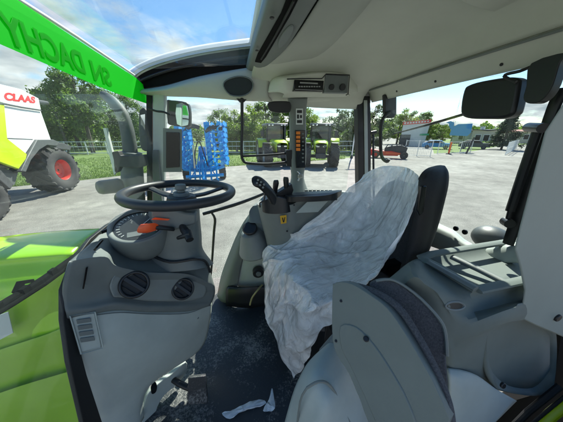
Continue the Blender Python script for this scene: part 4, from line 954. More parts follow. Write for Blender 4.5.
for i, row in enumerate(vs):
    for j, v in enumerate(row):
        e = min(i, nr - 1 - i, j, ncc - 1 - j) / 12.0
        e = .35 + .65 * min(1, e)
        p = v.co.copy()
        # folds: warped sine creases running down the drape, plus fine crumple
        w = noise.noise(p * 5.0) * 2.2
        a = noise.noise(Vector((p.x * 3 + p.z * 4 + w * .6, p.y * 15 + w, p.z * 3)))
        b = 1 - abs(noise.noise(Vector((p.x * 7 + p.z * 6 + 4 + w * .5, p.y * 16 + w * .8, p.z * 5)))) * 2.4
        c2 = 1 - abs(noise.noise(Vector((p.x * 16 + w, p.y * 34, p.z * 14 + w)))) * 2.4
        b = b * abs(b); c2 = c2 * abs(c2)
        ui, uj = i / nr, j / ncc
        wq = noise.noise(Vector((ui * 3, uj * 3, 1))) * 1.4
        f1 = max(0, 1 - abs(noise.noise(Vector((ui * 13 + uj * 3 + wq, uj * 2.6 + wq, 7)))) * 3.2) ** 2
        f2 = max(0, 1 - abs(noise.noise(Vector((ui * 9 - uj * 13 + wq * 2, uj * 5 + ui * 4, 3)))) * 4.5) ** 2
        f3 = max(0, 1 - abs(noise.noise(Vector((ui * 40 + wq * 5, uj * 17 - ui * 9 + wq * 3, 11)))) * 4.0) ** 2
        pl_ = max(0, 1 - ui * 2.2) * max(0, min(1, (uj - .35) * 4)) * max(0, min(1, (1 - uj) * 5))       # pleats at the far edge of the backrest
        f4 = math.sin(ui * 60 + uj * 5 + wq * 3) * .5 + .5
        sag = noise.noise(Vector((ui * 5, uj * 5, 21)))
        fr_ = max(0, 1 - uj * 3.2)                                                   # hanging folds below the seat front
        f5 = math.sin(ui * 34 + wq * 4 + uj * 3) * .5 + .5
        f6 = max(0, 1 - abs(noise.noise(Vector((ui * 6 - uj * 5 + wq, uj * 1.6 + ui, 31)))) * 5.0) ** 2
        v.co += v.normal * e * (.010 * a + .016 * sag + .010 * f6 + .003 * f1 + .016 * pl_ * f4 ** 3 + .012 * fr_ * f5 ** 2 - .004)
        eg = max(0, 1 - min(i, nr - 1 - i, j) / 14.0)
        v.co += noise.noise_vector(v.co * 9) * .020 * eg + noise.noise_vector(v.co * 30) * .004 * eg
film = fin('seat_film', bm, M['film'], None, smooth=180)
tag(film, 'crumpled clear bluish plastic film draped over the driver seat', 'plastic film')

# ---- right console with armrest and joystick
cb = loft('right_console', [
    [P(262, 198, y=1.40), P(280, 194, y=1.42), P(305, 192, y=1.44), P(335, 190, y=1.44), P(362, 196, y=1.44), P(372, 210, y=1.44)],
    [P(250, 214, y=1.40), P(276, 214, y=1.36), P(305, 206, y=1.38), P(335, 204, y=1.38), P(362, 210, y=1.38), P(372, 220, y=1.38)],
    [P(240, 233, y=1.40), P(262, 236, y=1.34), P(300, 232, y=1.34), P(335, 230, y=1.34), P(362, 232, y=1.34), P(372, 236, y=1.34)],
    [P(229, 258, y=1.42), P(250, 262, y=1.36), P(290, 262, y=1.34), P(335, 260, y=1.34), P(362, 260, y=1.34), P(372, 262, y=1.34)],
    [P(222, 276, y=1.42), P(243, 288, y=1.38), P(280, 290, y=1.36), P(335, 290, y=1.36), P(362, 290, y=1.36), P(372, 290, y=1.36)]], M['lgrey'], T, nu=5, nv=5, solid=.02)
# darker outer edge and foot
loft('console_edge', [
    [P(262, 200, y=1.44), P(249, 214, y=1.44), P(238, 232, y=1.44), P(228, 256, y=1.44), P(221, 276, y=1.44), P(217, 296, y=1.44)],
    [P(264, 204, y=1.37), P(252, 218, y=1.37), P(243, 236, y=1.36), P(234, 260, y=1.36), P(228, 280, y=1.36), P(222, 302, y=1.38)],
    [P(268, 208, y=1.39), P(256, 224, y=1.38), P(248, 242, y=1.37), P(242, 264, y=1.37), P(238, 284, y=1.37), P(234, 304, y=1.38)]], M['mgrey'], T, nu=4, nv=4, solid=.02)
loft('console_kick_plate', [
    [P(229, 285, y=1.37), P(245, 287, y=1.32), P(268, 285, y=1.31), P(290, 285, y=1.31)],
    [P(226, 290, y=1.34), P(244, 290, y=1.295), P(268, 289, y=1.29), P(290, 289, y=1.29)],
    [P(226, 306, y=1.33), P(244, 308, y=1.28), P(268, 308, y=1.28), P(290, 308, y=1.28)]], M['black'], T, nu=4, nv=3, solid=.02)
c = P(258.5, 273.5, y=1.30)
bm = bmesh.new(); bm_cyl(bm, c + Vector((0, .04, 0)), c, pxr(c, 5.6), seg=24); kn = fin('socket', bm, M['black'], T, bevel=.004)
bm = bmesh.new(); bm_cyl(bm, c + Vector((0, .001, 0)), c - Vector((0, .012, 0)), pxr(c, 2.6), seg=20); fin('socket_cap', bm, M['dgrey'], kn, bevel=.003)
tube('console_cable', [P(262, 285, y=1.27), P(257, 291, y=1.2), P(252, 298, y=1.2), P(250, 305, y=1.2)], .006, M['yellowcable'], T, n=4)
# cylindrical pod with round knob
cy = bmesh.new(); bm_cyl(cy, P(256, 250, y=1.30), P(250, 231, y=1.28), .12, .060, seg=32); pd = fin('console_pod', cy, M['recess'], T, bevel=.012)
c = P(250, 229, y=1.255); cy = bmesh.new(); bm_cyl(cy, c, c + Vector((-.1, -.55, .8)).normalized() * .02, .05, .046, seg=24); fin('pod_knob', cy, M['black'], pd, bevel=.005)
for a, b in ((243, 237), (245, 240)): disc('switch', P(a, b, y=1.30), (-.2, -1, .2), .016, .012, M['black'], T)
loft('console_box', [[P(249, 213, y=1.30), P(253, 206, y=1.32), P(265, 205, y=1.30), P(268, 204, y=1.4), P(256, 203, y=1.42)], [P(249, 222, y=1.28), P(256, 223, y=1.25), P(267, 223, y=1.25), P(268, 218, y=1.4), P(254, 216, y=1.42)]], M['dgrey'], T, nu=3, nv=2, closed=True, caps=True)
# front armrest block
am = loft('armrest', [
    [P(258, 205, y=1.20), P(272, 203, y=1.12), P(290, 205, y=1.10), P(300, 201, y=1.10), P(322, 200, y=1.06), P(336, 197, y=1.06), P(338, 194, y=1.24), P(290, 196, y=1.26), P(262, 200, y=1.28)],
    [P(262, 222, y=1.18), P(274, 224, y=1.12), P(291, 222, y=1.09), P(302, 219, y=1.09), P(322, 216, y=1.08), P(336, 212, y=1.07), P(338, 208, y=1.24), P(290, 210, y=1.26), P(264, 214, y=1.28)],
    [P(266, 238, y=1.18), P(278, 243, y=1.12), P(292, 244, y=1.09), P(304, 240, y=1.09), P(322, 236, y=1.09), P(336, 232, y=1.08), P(338, 228, y=1.24), P(290, 228, y=1.26), P(268, 230, y=1.28)],
    [P(269, 252, y=1.18), P(280, 257, y=1.12), P(294, 258, y=1.09), P(306, 254, y=1.09), P(322, 250, y=1.09), P(336, 246, y=1.08), P(338, 242, y=1.24), P(290, 242, y=1.26), P(270, 244, y=1.28)]], M['mgrey'], T, nu=4, nv=4, closed=True, caps=True, smooth=40)
loft('joystick_base', [
    [P(262, 201, y=1.16), P(274, 197, y=1.12), P(288, 199, y=1.10), P(292, 195, y=1.22), P(276, 191, y=1.26), P(264, 195, y=1.24)],
    [P(263, 212, y=1.15), P(275, 214, y=1.10), P(290, 212, y=1.09), P(294, 206, y=1.22), P(276, 204, y=1.27), P(264, 206, y=1.24)]], M['black'], am, nu=4, nv=2, closed=True, caps=True)
js = loft('joystick', [
    [P(270, 203, y=1.12), P(275, 205, y=1.11), P(279, 202, y=1.12), P(278, 199, y=1.15), P(272, 199, y=1.15)],
    [P(265, 194, y=1.11), P(269, 197, y=1.10), P(275, 195, y=1.11), P(274, 191, y=1.14), P(267, 190, y=1.14)],
    [P(257, 185, y=1.10), P(260, 189, y=1.09), P(268, 188, y=1.09), P(267, 182, y=1.13), P(260, 180, y=1.13)],
    [P(252, 180, y=1.09), P(254, 186, y=1.08), P(261, 184, y=1.08), P(262, 178, y=1.12), P(256, 176, y=1.13)],
    [P(252, 178, y=1.10), P(253, 181, y=1.09), P(257, 180, y=1.09), P(258, 177, y=1.11), P(255, 176, y=1.12)]], M['black'], T, nu=4, nv=4, closed=True, caps=True)
bm = bmesh.new()
for i, (a, b) in enumerate(((258, 180), (261, 182), (257, 183), (260, 185), (264, 184.5), (263, 187.5))): bm_cyl(bm, P(a, b, y=1.085), P(a, b, y=1.068), .006, seg=10)
fin('joystick_buttons', bm, M['mgrey'], js, bevel=.001)
tube('joystick_cable', [P(265, 193, y=1.1), P(264, 200, y=1.1), P(260, 203, y=1.1), P(260, 207, y=1.12)], .004, M['black'], js, n=4)
for a in ((275, 192, 276, 180), (287, 194, 286, 177)):
    bm = bmesh.new(); bm_tube(bm, [P(a[0] + 2, a[1] + 6, y=1.2), P(a[0], a[1], y=1.19), P(a[2], a[3] + 3, y=1.18), P(a[2], a[3], y=1.18)], [.014, .014, .017, .012], n=3); fin('control_lever', bm, M['black'], am)
bm = bmesh.new(); bm_poly(bm, [P(a, b, y=1.17) for a, b in [(276, 194), (292, 184), (294, 190), (290, 200), (278, 202)]], .06); fin('lever_bracket', bm, M['black'], am, bevel=.006)
# armrest pad and the painted sun patch below it
loft('armrest_pad', [
    [P(288, 197, y=1.08), P(305, 196.5, y=1.03), P(325, 195.5, y=1.02), P(338, 192, y=1.02), P(338, 190, y=1.2), P(290, 193, y=1.22)],
    [P(288, 202, y=1.08), P(305, 201.5, y=1.03), P(325, 200.5, y=1.02), P(337, 200, y=1.02), P(337, 196, y=1.2), P(290, 198, y=1.22)]], M['black'], am, nu=3, nv=2, closed=True, caps=True)
plate('armrest_sunpatch', [(296, 213), (307, 202), (328, 201), (318, 212)], .001, M['lgrey'], am, y=1.052, bevel=0)  # sunlight on the armrest side, painted as a pale plate
lb = plate('warning_label', [(280, 216), (286.5, 215), (286.5, 223), (281, 224)], .001, M['yellow'], am, y=1.082, bevel=0)
plate('label_symbol', [(282, 218), (283, 217.5), (283.7, 221), (284.5, 217.3), (285.4, 217.3), (284.2, 222.3), (283, 222.3)], .0008, M['black'], am, y=1.080, bevel=0)
disc('armrest_screw', P(287, 231, y=1.08), (0, -1, 0), .006, .004, M['black'], am)
disc('armrest_screw', P(294, 205, y=1.082), (0, -1, 0), .005, .004, M['black'], am)
# switches on the console top behind the armrest
bm = bmesh.new()
for i in range(7): bm_poly(bm, [P(a, b, y=1.36) for a, b in [(305 + i * 4, 190), (308 + i * 4, 189.8), (308 + i * 4, 194), (305 + i * 4, 194)]], .01)
fin('rocker_switches', bm, M['dgrey'], T, bevel=.001)

# sunlight patches on the mat, laid as added sheets of pale film
def sunpatch(px, lab):
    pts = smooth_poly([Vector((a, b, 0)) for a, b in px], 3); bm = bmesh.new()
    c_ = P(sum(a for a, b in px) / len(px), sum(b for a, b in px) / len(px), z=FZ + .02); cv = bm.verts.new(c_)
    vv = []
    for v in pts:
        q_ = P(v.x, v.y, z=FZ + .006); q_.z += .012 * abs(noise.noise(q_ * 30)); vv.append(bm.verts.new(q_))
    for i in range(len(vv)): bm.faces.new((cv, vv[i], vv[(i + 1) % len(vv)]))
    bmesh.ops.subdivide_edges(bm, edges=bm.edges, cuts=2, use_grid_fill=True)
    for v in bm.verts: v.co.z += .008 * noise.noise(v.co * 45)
    o = fin('film_sunpatch', bm, M['film'], None, smooth=180); tag(o, lab, 'plastic scrap', 'film laid as sun patches on the floor mat')
sunpatch([(222, 414), (236, 409), (250, 402), (262, 400), (266, 404), (256, 408), (242, 412), (230, 419)], 'long flat scrap of pale film standing in for sunlight on the floor mat at the bottom edge')
sunpatch([(263, 411), (269, 399), (272, 389), (274, 398), (275, 409), (269, 412)], 'upright pointed scrap of pale film standing in for sunlight right of the long scrap')
#sunpatch([(262, 366), (266, 359), (272, 355), (274, 361), (272, 365), (267, 368)], 'small crumpled scrap of film standing in for sunlight under the seat film corner')
# reflector by the sill
bm = bmesh.new(); bm_box(bm, P(212, 291, z=-1.22), (.035, .05, .02)); fin('sill_reflector', bm, M['orange'], T, bevel=.004)

# ================================================================== the yard
bm = bmesh.new(); bm_poly(bm, [Vector((-900, -600, 0)), Vector((900, -600, 0)), Vector((900, 1500, 0)), Vector((-900, 1500, 0))], .5, (0, 0, -1))
tag(fin('ground', bm, M['ground'], None, smooth=0), kind='structure')
def flat(name, pts, m, z):
    bm = bmesh.new(); f = bm.faces.new([bm.verts.new(Vector((p.x, p.y, z))) for p in pts])
    bmesh.ops.recalc_face_normals(bm, faces=bm.faces)
    if f.normal.z < 0: bmesh.ops.reverse_faces(bm, faces=bm.faces)
    return tag(fin(name, bm, m, None, smooth=0), kind='structure')
gpts = smooth_poly([G(-260, 215), G(-60, 194), G(20, 186), G(75, 181), G(110, 177), G(150, 172.5), G(200, 168), G(250, 165), G(320, 160), G(352, 157.5)], 5, False)
far_ = [G(362, 150), G(380, 141), Vector((60, 160, 0)), Vector((-300, 160, 0)), Vector((-300, 0, 0))]
flat('lawn', gpts + far_, M['grass'], .004)
flat('verge', [G(434, 153.5), G(455, 152.5), G(474, 151), G(500, 146), G(545, 143.5), G(600, 142), G(600, 138), G(430, 139.5)], M['grass'], .004)
def grass_tufts():
    rnd = random.Random(5); bm = bmesh.new()
    a = [G(-60, 194), G(75, 181), G(150, 172.5), G(250, 165), G(345, 159)]
    for i in range(26000):
        k = rnd.random() * 4; j = min(int(k), 3); p = a[j].lerp(a[j + 1], k - j)
        q = p + (p.normalized() * (rnd.random() ** 1.6 * 15 + .1)); q.z = 0
        h = .05 + .10 * rnd.random(); w = .012 + .02 * rnd.random(); an = rnd.random() * 6.28
        d = Vector((math.cos(an), math.sin(an), 0)); l = Vector((rnd.gauss(0, .05), rnd.gauss(0, .05), h))
        v = [bm.verts.new(q + d * w), bm.verts.new(q - d * w), bm.verts.new(q + l)]; bm.faces.new(v)
    return tag(fin('grass', bm, M['grassblade'], None, smooth=0), kind='stuff', label='short mown grass of the strip in front of the fence')
grass_tufts()

# ---- fence along the lawn
def fence(name, A, B, hgt, label, group=None, step=2.5, rails=(1.0, .62, .25), pick=0, mt='whitepaint', pr_=.035, rr_=.028):
    A = Vector((A.x, A.y, 0)); B = Vector((B.x, B.y, 0)); d = (B - A); n = max(1, round(d.length / step)); ang = math.atan2(d.y, d.x)
    root = empty(name, A, label, 'fence', group)
    bm = bmesh.new()
    for r in rails: bm_tube(bm, [A + Vector((0, 0, hgt * r)), B + Vector((0, 0, hgt * r))], rr_, n=1, seg=6)
    ro = fin('rails', bm, M[mt], root)
    if pick:
        bm = bmesh.new(); m_ = int(d.length / pick)
        for i in range(m_): 
            p = A + d * ((i + .5) / m_); bm_tube(bm, [p + Vector((0, 0, .08)), p + Vector((0, 0, hgt * .98))], .012, n=1, seg=4)
        fin('bars', bm, M[mt], root)
    for i in range(n + 1):
        bm = bmesh.new(); p = A + d * (i / n); bm_tube(bm, [p, p + Vector((0, 0, hgt + .08))], pr_, n=1, seg=8); fin('fence_post', bm, M[mt], root)
    return root
FA = G(-150, 156); FB = G(352, 153)
fence('rail_fence', FA, FB, 1.55, 'long white metal rail fence behind the lawn in front of the trees', rails=(1.0, .62, .12), pick=.55, pr_=.06, rr_=.05)
fence('gate', G(404, 155.5), G(430, 157), 1.75, 'white barred gate panel standing behind the red and yellow machine', rails=(1, .5, .06), step=1.6, pick=.16)
fence('mesh_fence', G(437, 154), G(470, 153), 1.5, 'thin rail fence around the verge under the blue sign', rails=(1, .06), pick=.35, step=2)
fence('barrier_fence', G(505, 155), G(516, 149), 1.5, 'white barred gate leaf standing open near the rear window frame', rails=(1, .5, .06), step=3, pick=.3)

# ---- trees
def leaf_mesh(name, m, crown, n, size, seed, clumps):
    rnd = random.Random(seed); bm = bmesh.new(); cl = []
    for i in range(clumps):
        p = crown(rnd); cl.append((p, .5 + rnd.random() * .7))
    for i in range(n):
        c, r = cl[rnd.randrange(len(cl))]
        d = Vector((rnd.gauss(0, 1), rnd.gauss(0, 1), rnd.gauss(0, .8))); d = d.normalized() * (rnd.random() ** .45) * r
        q = c + d; s = size * (.6 + .9 * rnd.random())
        nrm = (d.normalized() + Vector((rnd.gauss(0, .6), rnd.gauss(0, .6), rnd.gauss(.3, .6)))).normalized()
        t = nrm.orthogonal().normalized(); t = Matrix.Rotation(rnd.random() * 6.28, 3, nrm) @ t; b = nrm.cross(t)
        bm.faces.new([bm.verts.new(q + t * s), bm.verts.new(q + b * s * .55), bm.verts.new(q - t * s), bm.verts.new(q - b * s * .55)])
    me = bpy.data.meshes.new(name); bm.to_mesh(me); bm.free(); me.materials.append(m); return me
def trunk_mesh(h, r, seed, m, spread):
    rnd = random.Random(seed); bm = bmesh.new()
    bm_tube(bm, [(0, 0, 0), (rnd.gauss(0, .1), rnd.gauss(0, .1), h * .35), (rnd.gauss(0, .2), rnd.gauss(0, .2), h * .7), (0, 0, h * .95)], [r, r * .75, r * .45, r * .12], n=4, seg=8)
    for i in range(11):
        z = h * (.25 + .55 * rnd.random()); a = rnd.random() * 6.28; l = spread * (.5 + .5 * rnd.random())
        bm_tube(bm, [(0, 0, z), (math.cos(a) * l * .5, math.sin(a) * l * .5, z + l * .4), (math.cos(a) * l, math.sin(a) * l, z + l * .65)], [r * .35, r * .22, r * .05], n=2, seg=6)
    for f in bm.faces: f.smooth = True
    me = bpy.data.meshes.new('trunk'); bm.to_mesh(me); bm.free(); me.materials.append(M['bark']); return me
def round_crown(h, w, low=.22):
    def f(rnd):
        while True:
            p = Vector((rnd.uniform(-1, 1), rnd.uniform(-1, 1), rnd.uniform(-1, 1)))
            if .25 < p.length < 1: break
        k = 1 - .25 * max(0, p.z)
        return Vector((p.x * w * k, p.y * w * k, h * low + (p.z * .5 + .5) * h * (1 - low)))
    return f
def cone_crown(h, w):
    def f(rnd):
        t = rnd.random() ** .8; a = rnd.random() * 6.28; r = w * (1 - t) ** .75 * (.45 + .55 * rnd.random()) * (.8 + .25 * math.sin(t * 22))
        return Vector((math.cos(a) * r, math.sin(a) * r, h * .10 + t * h * .88))
    return f
TM = {'broad': (leaf_mesh('crown', M['leaf'], round_crown(10, 4.2), 9000, .17, 1, 62), trunk_mesh(10, .28, 2, None, 3.4)),
      'bright': (leaf_mesh('crown', M['leafbright'], round_crown(9, 3.6, .1), 9000, .16, 3, 60), trunk_mesh(9, .22, 4, None, 2.8)),
      'thin': (leaf_mesh('crown', M['leaf'], round_crown(11, 3.2, .2), 4600, .15, 5, 46), trunk_mesh(11, .22, 6, None, 2.6)),
      'willow': (leaf_mesh('crown', M['leafpale'], round_crown(10, 4.4, .06), 8500, .16, 7, 80), trunk_mesh(10, .3, 8, None, 3.4)),
      'conifer': (leaf_mesh('crown', M['leafdark'], cone_crown(10, 3.9), 9500, .19, 9, 110), trunk_mesh(10, .25, 10, None, 1.5))}
def tree(kind, px, dist, top, label, rot=0, wx=1.0):
    """stands dist metres away in the direction of px, its top seen at height top"""
    d = ray(px, 135); d.z = 0; d.normalize(); p = O + d * dist; p.z = 0
    dd = ray(px, top); hz_ = Vector((dd.x, dd.y, 0)).length; h = H + dd.z / hz_ * dist
    if px < 140: dist *= 1.5; h = H + dd.z / hz_ * dist
    p = O + d * dist; p.z = 0
    base = {'broad': 10.3, 'bright': 9.4, 'thin': 11.3, 'willow': 10.3, 'conifer': 10.2}[kind]; s = h / base
    r = empty({'conifer': 'conifer_tree'}.get(kind, 'broadleaf_tree'), p, label, 'tree', 'trees beyond the yard')
    r.rotation_euler.z = rot; r.scale = (s * wx, s * wx, s)
    for nm, me in zip(('crown', 'trunk'), TM[kind]):
        o = bpy.data.objects.new(nm, me); COL.objects.link(o); o.parent = r
    return r
tree('broad', 62, 30, 92, 'dark green tree rising just right of the white harvester side', .3, 1.1)
tree('broad', 88, 27, 68, 'tallest tree at the left, its top reaching the green film band', 1.9, .95)
tree('thin', 106, 33, 80, 'loose tree directly behind the exhaust pipe', .9, 1.1)
tree('broad', 76, 36, 84, 'broad dark tree between the harvester and the exhaust pipe, behind the others', 5.2, 1.2)
tree('broad', 48, 36, 104, 'lower dark tree touching the end of the harvester auger pipe', 3.3, 1.3)
tree('broad', 22, 38, 108, 'tree hidden behind the roof of the white harvester', 2.5, 1.2)
tree('thin', 132, 34, 88, 'slender tree between the exhaust pipe and the front pillar', 4.2)
tree('willow', 196, 62, 131, 'low distant tree seen over the blue machine', 0, 1.6)
tree('thin', 221, 40, 104, 'thin-leaved tree just above the right wing of the blue machine', 1.2)
tree('bright', 236, 33, 108, 'bright yellow-green bushy tree left of the black wiper bar', .5, 1.3)
tree('bright', 255, 34, 104, 'bright yellow-green bushy tree right of the black wiper bar', 2.2, 1.25)
tree('broad', 266, 45, 100, 'darker tree under the sun visor, behind the left parked tractor', 1.1, 1.1)
tree('broad', 290, 44, 96, 'tree hidden by the middle pillar between the parked tractors', 3.1, 1.1)
tree('bright', 308, 42, 108, 'light green tree just right of the middle pillar', 3.6, 1.1)
tree('willow', 338, 36, 108, 'pale feathery tree behind the right parked tractor', 2.7, 1.05)
tree('willow', 354, 34, 102, 'pale feathery tree touching the rear pillar', .2, 1.0)
tree('willow', 372, 40, 104, 'pale tree right of the rear pillar beside the grab handle', 1.4, 1.2)
tree('bright', 398, 62, 108, 'light green tree left of the hall with the red band', 4.0, 1.2)
tree('broad', 416, 75, 110, 'tree rising behind the hall with the red band', 2.0, 1.3)
tree('bright', 434, 70, 121, 'small tree between the hall and the blue sign', 1.0, 1.3)
tree('broad', 444, 66, 124, 'small green tree directly left of the blue sign', 3.0, 1.3)
tree('bright', 425, 80, 118, 'yellow-green tree crown behind the right end of the hall', 5.0, 1.3)
tree('conifer', 506, 52, 112, 'big dark conifer under the interior mirror, right of the houses', .4, 1.15)
tree('broad', 476, 90, 131, 'distant tree behind the grey-roofed house', .7, 1.6)
tree('broad', 535, 95, 128, 'distant tree at the far right behind the gas strut', 1.7, 1.7)
def hedge(name, A, B, h, w, label, m, n=7000, seed=3):
    rnd = random.Random(seed); bm = bmesh.new(); A = Vector((A.x, A.y, 0)); B = Vector((B.x, B.y, 0)); d = (B - A).normalized(); s_ = Vector((-d.y, d.x, 0))
    L_ = (B - A).length
    for i in range(n):
        t = rnd.random() * L_; hh = h * (.75 + .35 * noise.noise(Vector((t * .35, seed, 0))) + .12 * noise.noise(Vector((t * 1.4, seed, 5))))
        q = A + d * t + s_ * rnd.uniform(-w, w) + Vector((0, 0, hh * rnd.random() ** .85)); z = .16 * (.6 + .8 * rnd.random())
        nrm = Vector((rnd.gauss(0, 1), rnd.gauss(0, 1), rnd.gauss(.5, .8))).normalized(); t1 = nrm.orthogonal().normalized(); b1 = nrm.cross(t1)
        bm.faces.new([bm.verts.new(q + t1 * z), bm.verts.new(q + b1 * z * .6), bm.verts.new(q - t1 * z), bm.verts.new(q - b1 * z * .6)])
    return tag(fin(name, bm, m, None, smooth=0), label=label, cat='hedge')
hedge('hedge', G(-60, 147.5), G(160, 147), 7.0, 1.6, 'tall dark shrubbery under the trees at the left', M['leaf'], 30000, 2)
hedge('hedge', G(215, 149), G(356, 149), 2.6, 1.0, 'leafy shrubbery behind the rail fence and the parked tractors', M['leafbright'], 12000, 6)
hedge('hedge', G(474, 146.5), G(506, 144.5), 1.1, .8, 'low green hedge in front of the grey-roofed house', M['leaf'], 3500, 8)

# ---- far tree line closing the horizon
def wood():
    rnd = random.Random(11); bm = bmesh.new()
    for i in range(26000):
        a = R(rnd.uniform(-75, 95)); dist = rnd.uniform(135, 165)
        hh = 5.5 + 3.5 * noise.noise(Vector((a * 9, 0, 0))) + 2.0 * noise.noise(Vector((a * 40, 3, 0)))
        q = Vector((math.sin(a) * dist, math.cos(a) * dist, hh * rnd.random() ** .6)); z = .7 * (.6 + .8 * rnd.random())
        nrm = Vector((rnd.gauss(0, 1), rnd.gauss(-.5, 1), rnd.gauss(.4, .8))).normalized(); t1 = nrm.orthogonal().normalized(); b1 = nrm.cross(t1)
        bm.faces.new([bm.verts.new(q + t1 * z), bm.verts.new(q + b1 * z * .6), bm.verts.new(q - t1 * z), bm.verts.new(q - b1 * z * .6)])
    return tag(fin('far_wood', bm, M['leaf'], None, smooth=0), label='distant line of trees along the horizon', kind='stuff')
wood()

# ---- wheels
def wheel(parent, c, axis, Rr, w, rimm, lugs=20, name='wheel', rimr=.5):
    ax = Vector(axis).normalized(); q = ax.to_track_quat('Z', 'Y').to_matrix(); c = Vector(c)
    hub = fin_wheel = None
    bm = bmesh.new()
    prof = [(rimr, -.42), (rimr + .10, -.50), (.80, -.52), (.93, -.46), (.95, -.2), (.95, .2), (.93, .46), (.80, .52), (rimr + .10, .50), (rimr, .42)]
    rows = []
    for r_, z_ in prof: rows.append([c + q @ Vector((math.cos(a) * r_ * Rr, math.sin(a) * r_ * Rr, z_ * w)) for a in [i * math.pi / 20 for i in range(40)]])
    bm_loft(bm, rows, 1, 1, True)
    for s in (-1, 1):
        for i in range(lugs):
            a0 = 2 * math.pi * (i + (.5 if s > 0 else 0)) / lugs
            pts = []
            for k in range(4):
                t = k / 3; a = a0 + t * 2 * math.pi / lugs * 1.15
                pts.append((a, s * (.03 + t * .47), .965 if k < 3 else .90))
            for k in range(3):
                (aa, za, ra), (ab, zb, rb) = pts[k], pts[k + 1]; da = .42 * 2 * math.pi / lugs * .5
                v = []
                for (a, z_, r_) in ((aa - da, za, ra), (aa + da, za, ra), (ab + da, zb, rb), (ab - da, zb, rb)):
                    v.append(q @ Vector((math.cos(a) * r_ * Rr, math.sin(a) * r_ * Rr, z_ * w)) + c)
                top = [p_ + (p_ - c).normalized() * .045 * Rr for p_ in v]
                A_ = [bm.verts.new(p_ - (p_ - c).normalized() * .03 * Rr) for p_ in v]; B_ = [bm.verts.new(p_) for p_ in top]
                bm.faces.new(B_)
                for e in range(4): bm.faces.new((A_[e], A_[(e + 1) % 4], B_[(e + 1) % 4], B_[e]))
    bmesh.ops.recalc_face_normals(bm, faces=bm.faces)
    wl = bpy.data.objects.new(name, None); COL.objects.link(wl); WLOC[wl.name] = c; wl.parent = parent; wl.location = c - WLOC[parent.name]
    fin('tyre', bm, M['tyre'], wl, smooth=40)
    bm = bmesh.new(); rows = []
    for r_, z_ in ((rimr + .01, .44), (rimr - .02, .40), (rimr - .06, .18), (rimr * .5, .10), (rimr * .42, .22), (.05, .22)):
        rows.append([c + q @ Vector((math.cos(a) * r_ * Rr, math.sin(a) * r_ * Rr, z_ * w)) for a in [i * math.pi / 14 for i in range(28)]])
    bm_loft(bm, rows, 1, 1, True)
    rows = [[p_ - ax * (2 * (p_ - c).dot(ax)) for p_ in r] for r in rows]; bm_loft(bm, rows, 1, 1, True)
    for i in range(8): a = i * math.pi / 4; bm_cyl(bm, c + q @ Vector((math.cos(a) * .3 * Rr, math.sin(a) * .3 * Rr, .10 * w)), c + q @ Vector((math.cos(a) * .3 * Rr, math.sin(a) * .3 * Rr, .17 * w)), .025 * Rr, seg=6)
    fin('rim', bm, rimm, wl, smooth=40)
    return wl

# ---- combine harvester at the left
WG = G(55, 197)
nrm_h = Vector((.97, .24, 0)).normalized(); fwd_h = Vector((nrm_h.y, -nrm_h.x, 0))      # fwd_h runs towards the viewer
HP = (WG + Vector((0, 0, 1)), nrm_h)
HV = empty('combine_harvester', (WG.x, WG.y, 0), 'white and lime green combine harvester with a big red-rimmed wheel, red letters on its side', 'harvester')
def hp(px, py, off=0): 
    p = P(px, py, pl=HP); return p - nrm_h * off
def hpl(name, px, m, off, th, bevel=.02, sm=0, parent=None):
    pts = smooth_poly([Vector((a, b, 0)) for a, b in px], sm) if sm else [Vector((a, b, 0)) for a, b in px]
    bm = bmesh.new(); bm_poly(bm, [hp(v.x, v.y, off) for v in pts], th, -nrm_h); return fin(name, bm, m, parent or HV, bevel=bevel)
hpl('side_panel', [(-60, 72), (0, 84), (24, 90), (40.5, 98.5), (43.5, 110), (54, 140), (38, 140), (29, 154), (10, 139), (6.5, 105), (-60, 92)], M['whitepaint'], .10, .12)
hpl('upper_fairing', [(-60, 64), (-60, 90), (-10, 98), (7, 103.5), (24, 107), (43, 110), (40.5, 98.4), (24, 89.6), (0, 83.5)], M['whitepaint'], .06, .16)
hpl('panel_gap', [(-30, 98.5), (7, 103.8), (24, 107.3), (43, 110.3), (43.2, 111), (24, 108.2), (7, 104.8), (-30, 99.6)], M['dirtsteel'], .03, .03, 0)
hpl('lower_seam', [(10, 137.8), (36, 139), (36, 139.6), (10, 138.6)], M['dirtsteel'], .09, .02, 0)
hpl('green_panel', [(-60, 92), (6.7, 104.6), (9.8, 138.6), (29, 154), (28, 159), (21, 169), (0, 161), (-60, 142)], M['ltgreen'], .05, .10)
hpl('wheel_arch', [(38, 139.5), (54, 139.5), (60, 142), (58, 146), (48, 145), (40, 150), (32, 160), (27, 172), (22, 171), (28, 158)], M['archgrey'], .02, .35)
bm = bmesh.new(); dpt = 2.6
top = [hp(-60, 70, .2), hp(42, 99, .2), hp(52, 139, .2), hp(40, 150, .2), hp(20, 168, .2), hp(-60, 160, .2)]
bm_poly(bm, top, dpt, -nrm_h); fin('body', bm, M['dirtsteel'], HV, bevel=.05)
bm = bmesh.new(); bm_tube(bm, [hp(41, 101, .6), hp(50, 102.2, .6), hp(62, 103.6, .6)], [.16, .13, .10], n=2, seg=12); fin('unloading_auger', bm, M['rubber'], HV)
bm = bmesh.new()
for a, b, c_, d_ in ((48, 112, 57, 139), (52, 113, 59, 139), (46, 116, 55, 115), (48, 124, 58, 123), (51, 131, 60, 130)): bm_tube(bm, [hp(a, b, .5), hp(c_, d_, .5)], .02, n=1, seg=6)
fin('ladder_rail', bm, M['exh'], HV)
hpl('platform', [(53, 142), (66, 143), (74, 146), (73, 150), (62, 149), (53, 147)], M['dirtsteel'], .1, 1.2)
hpl('chassis', [(-60, 150), (0, 161), (22, 170), (28, 172), (25, 184), (14, 190), (4, 192), (-60, 182)], M['archgrey'], .25, 1.6)
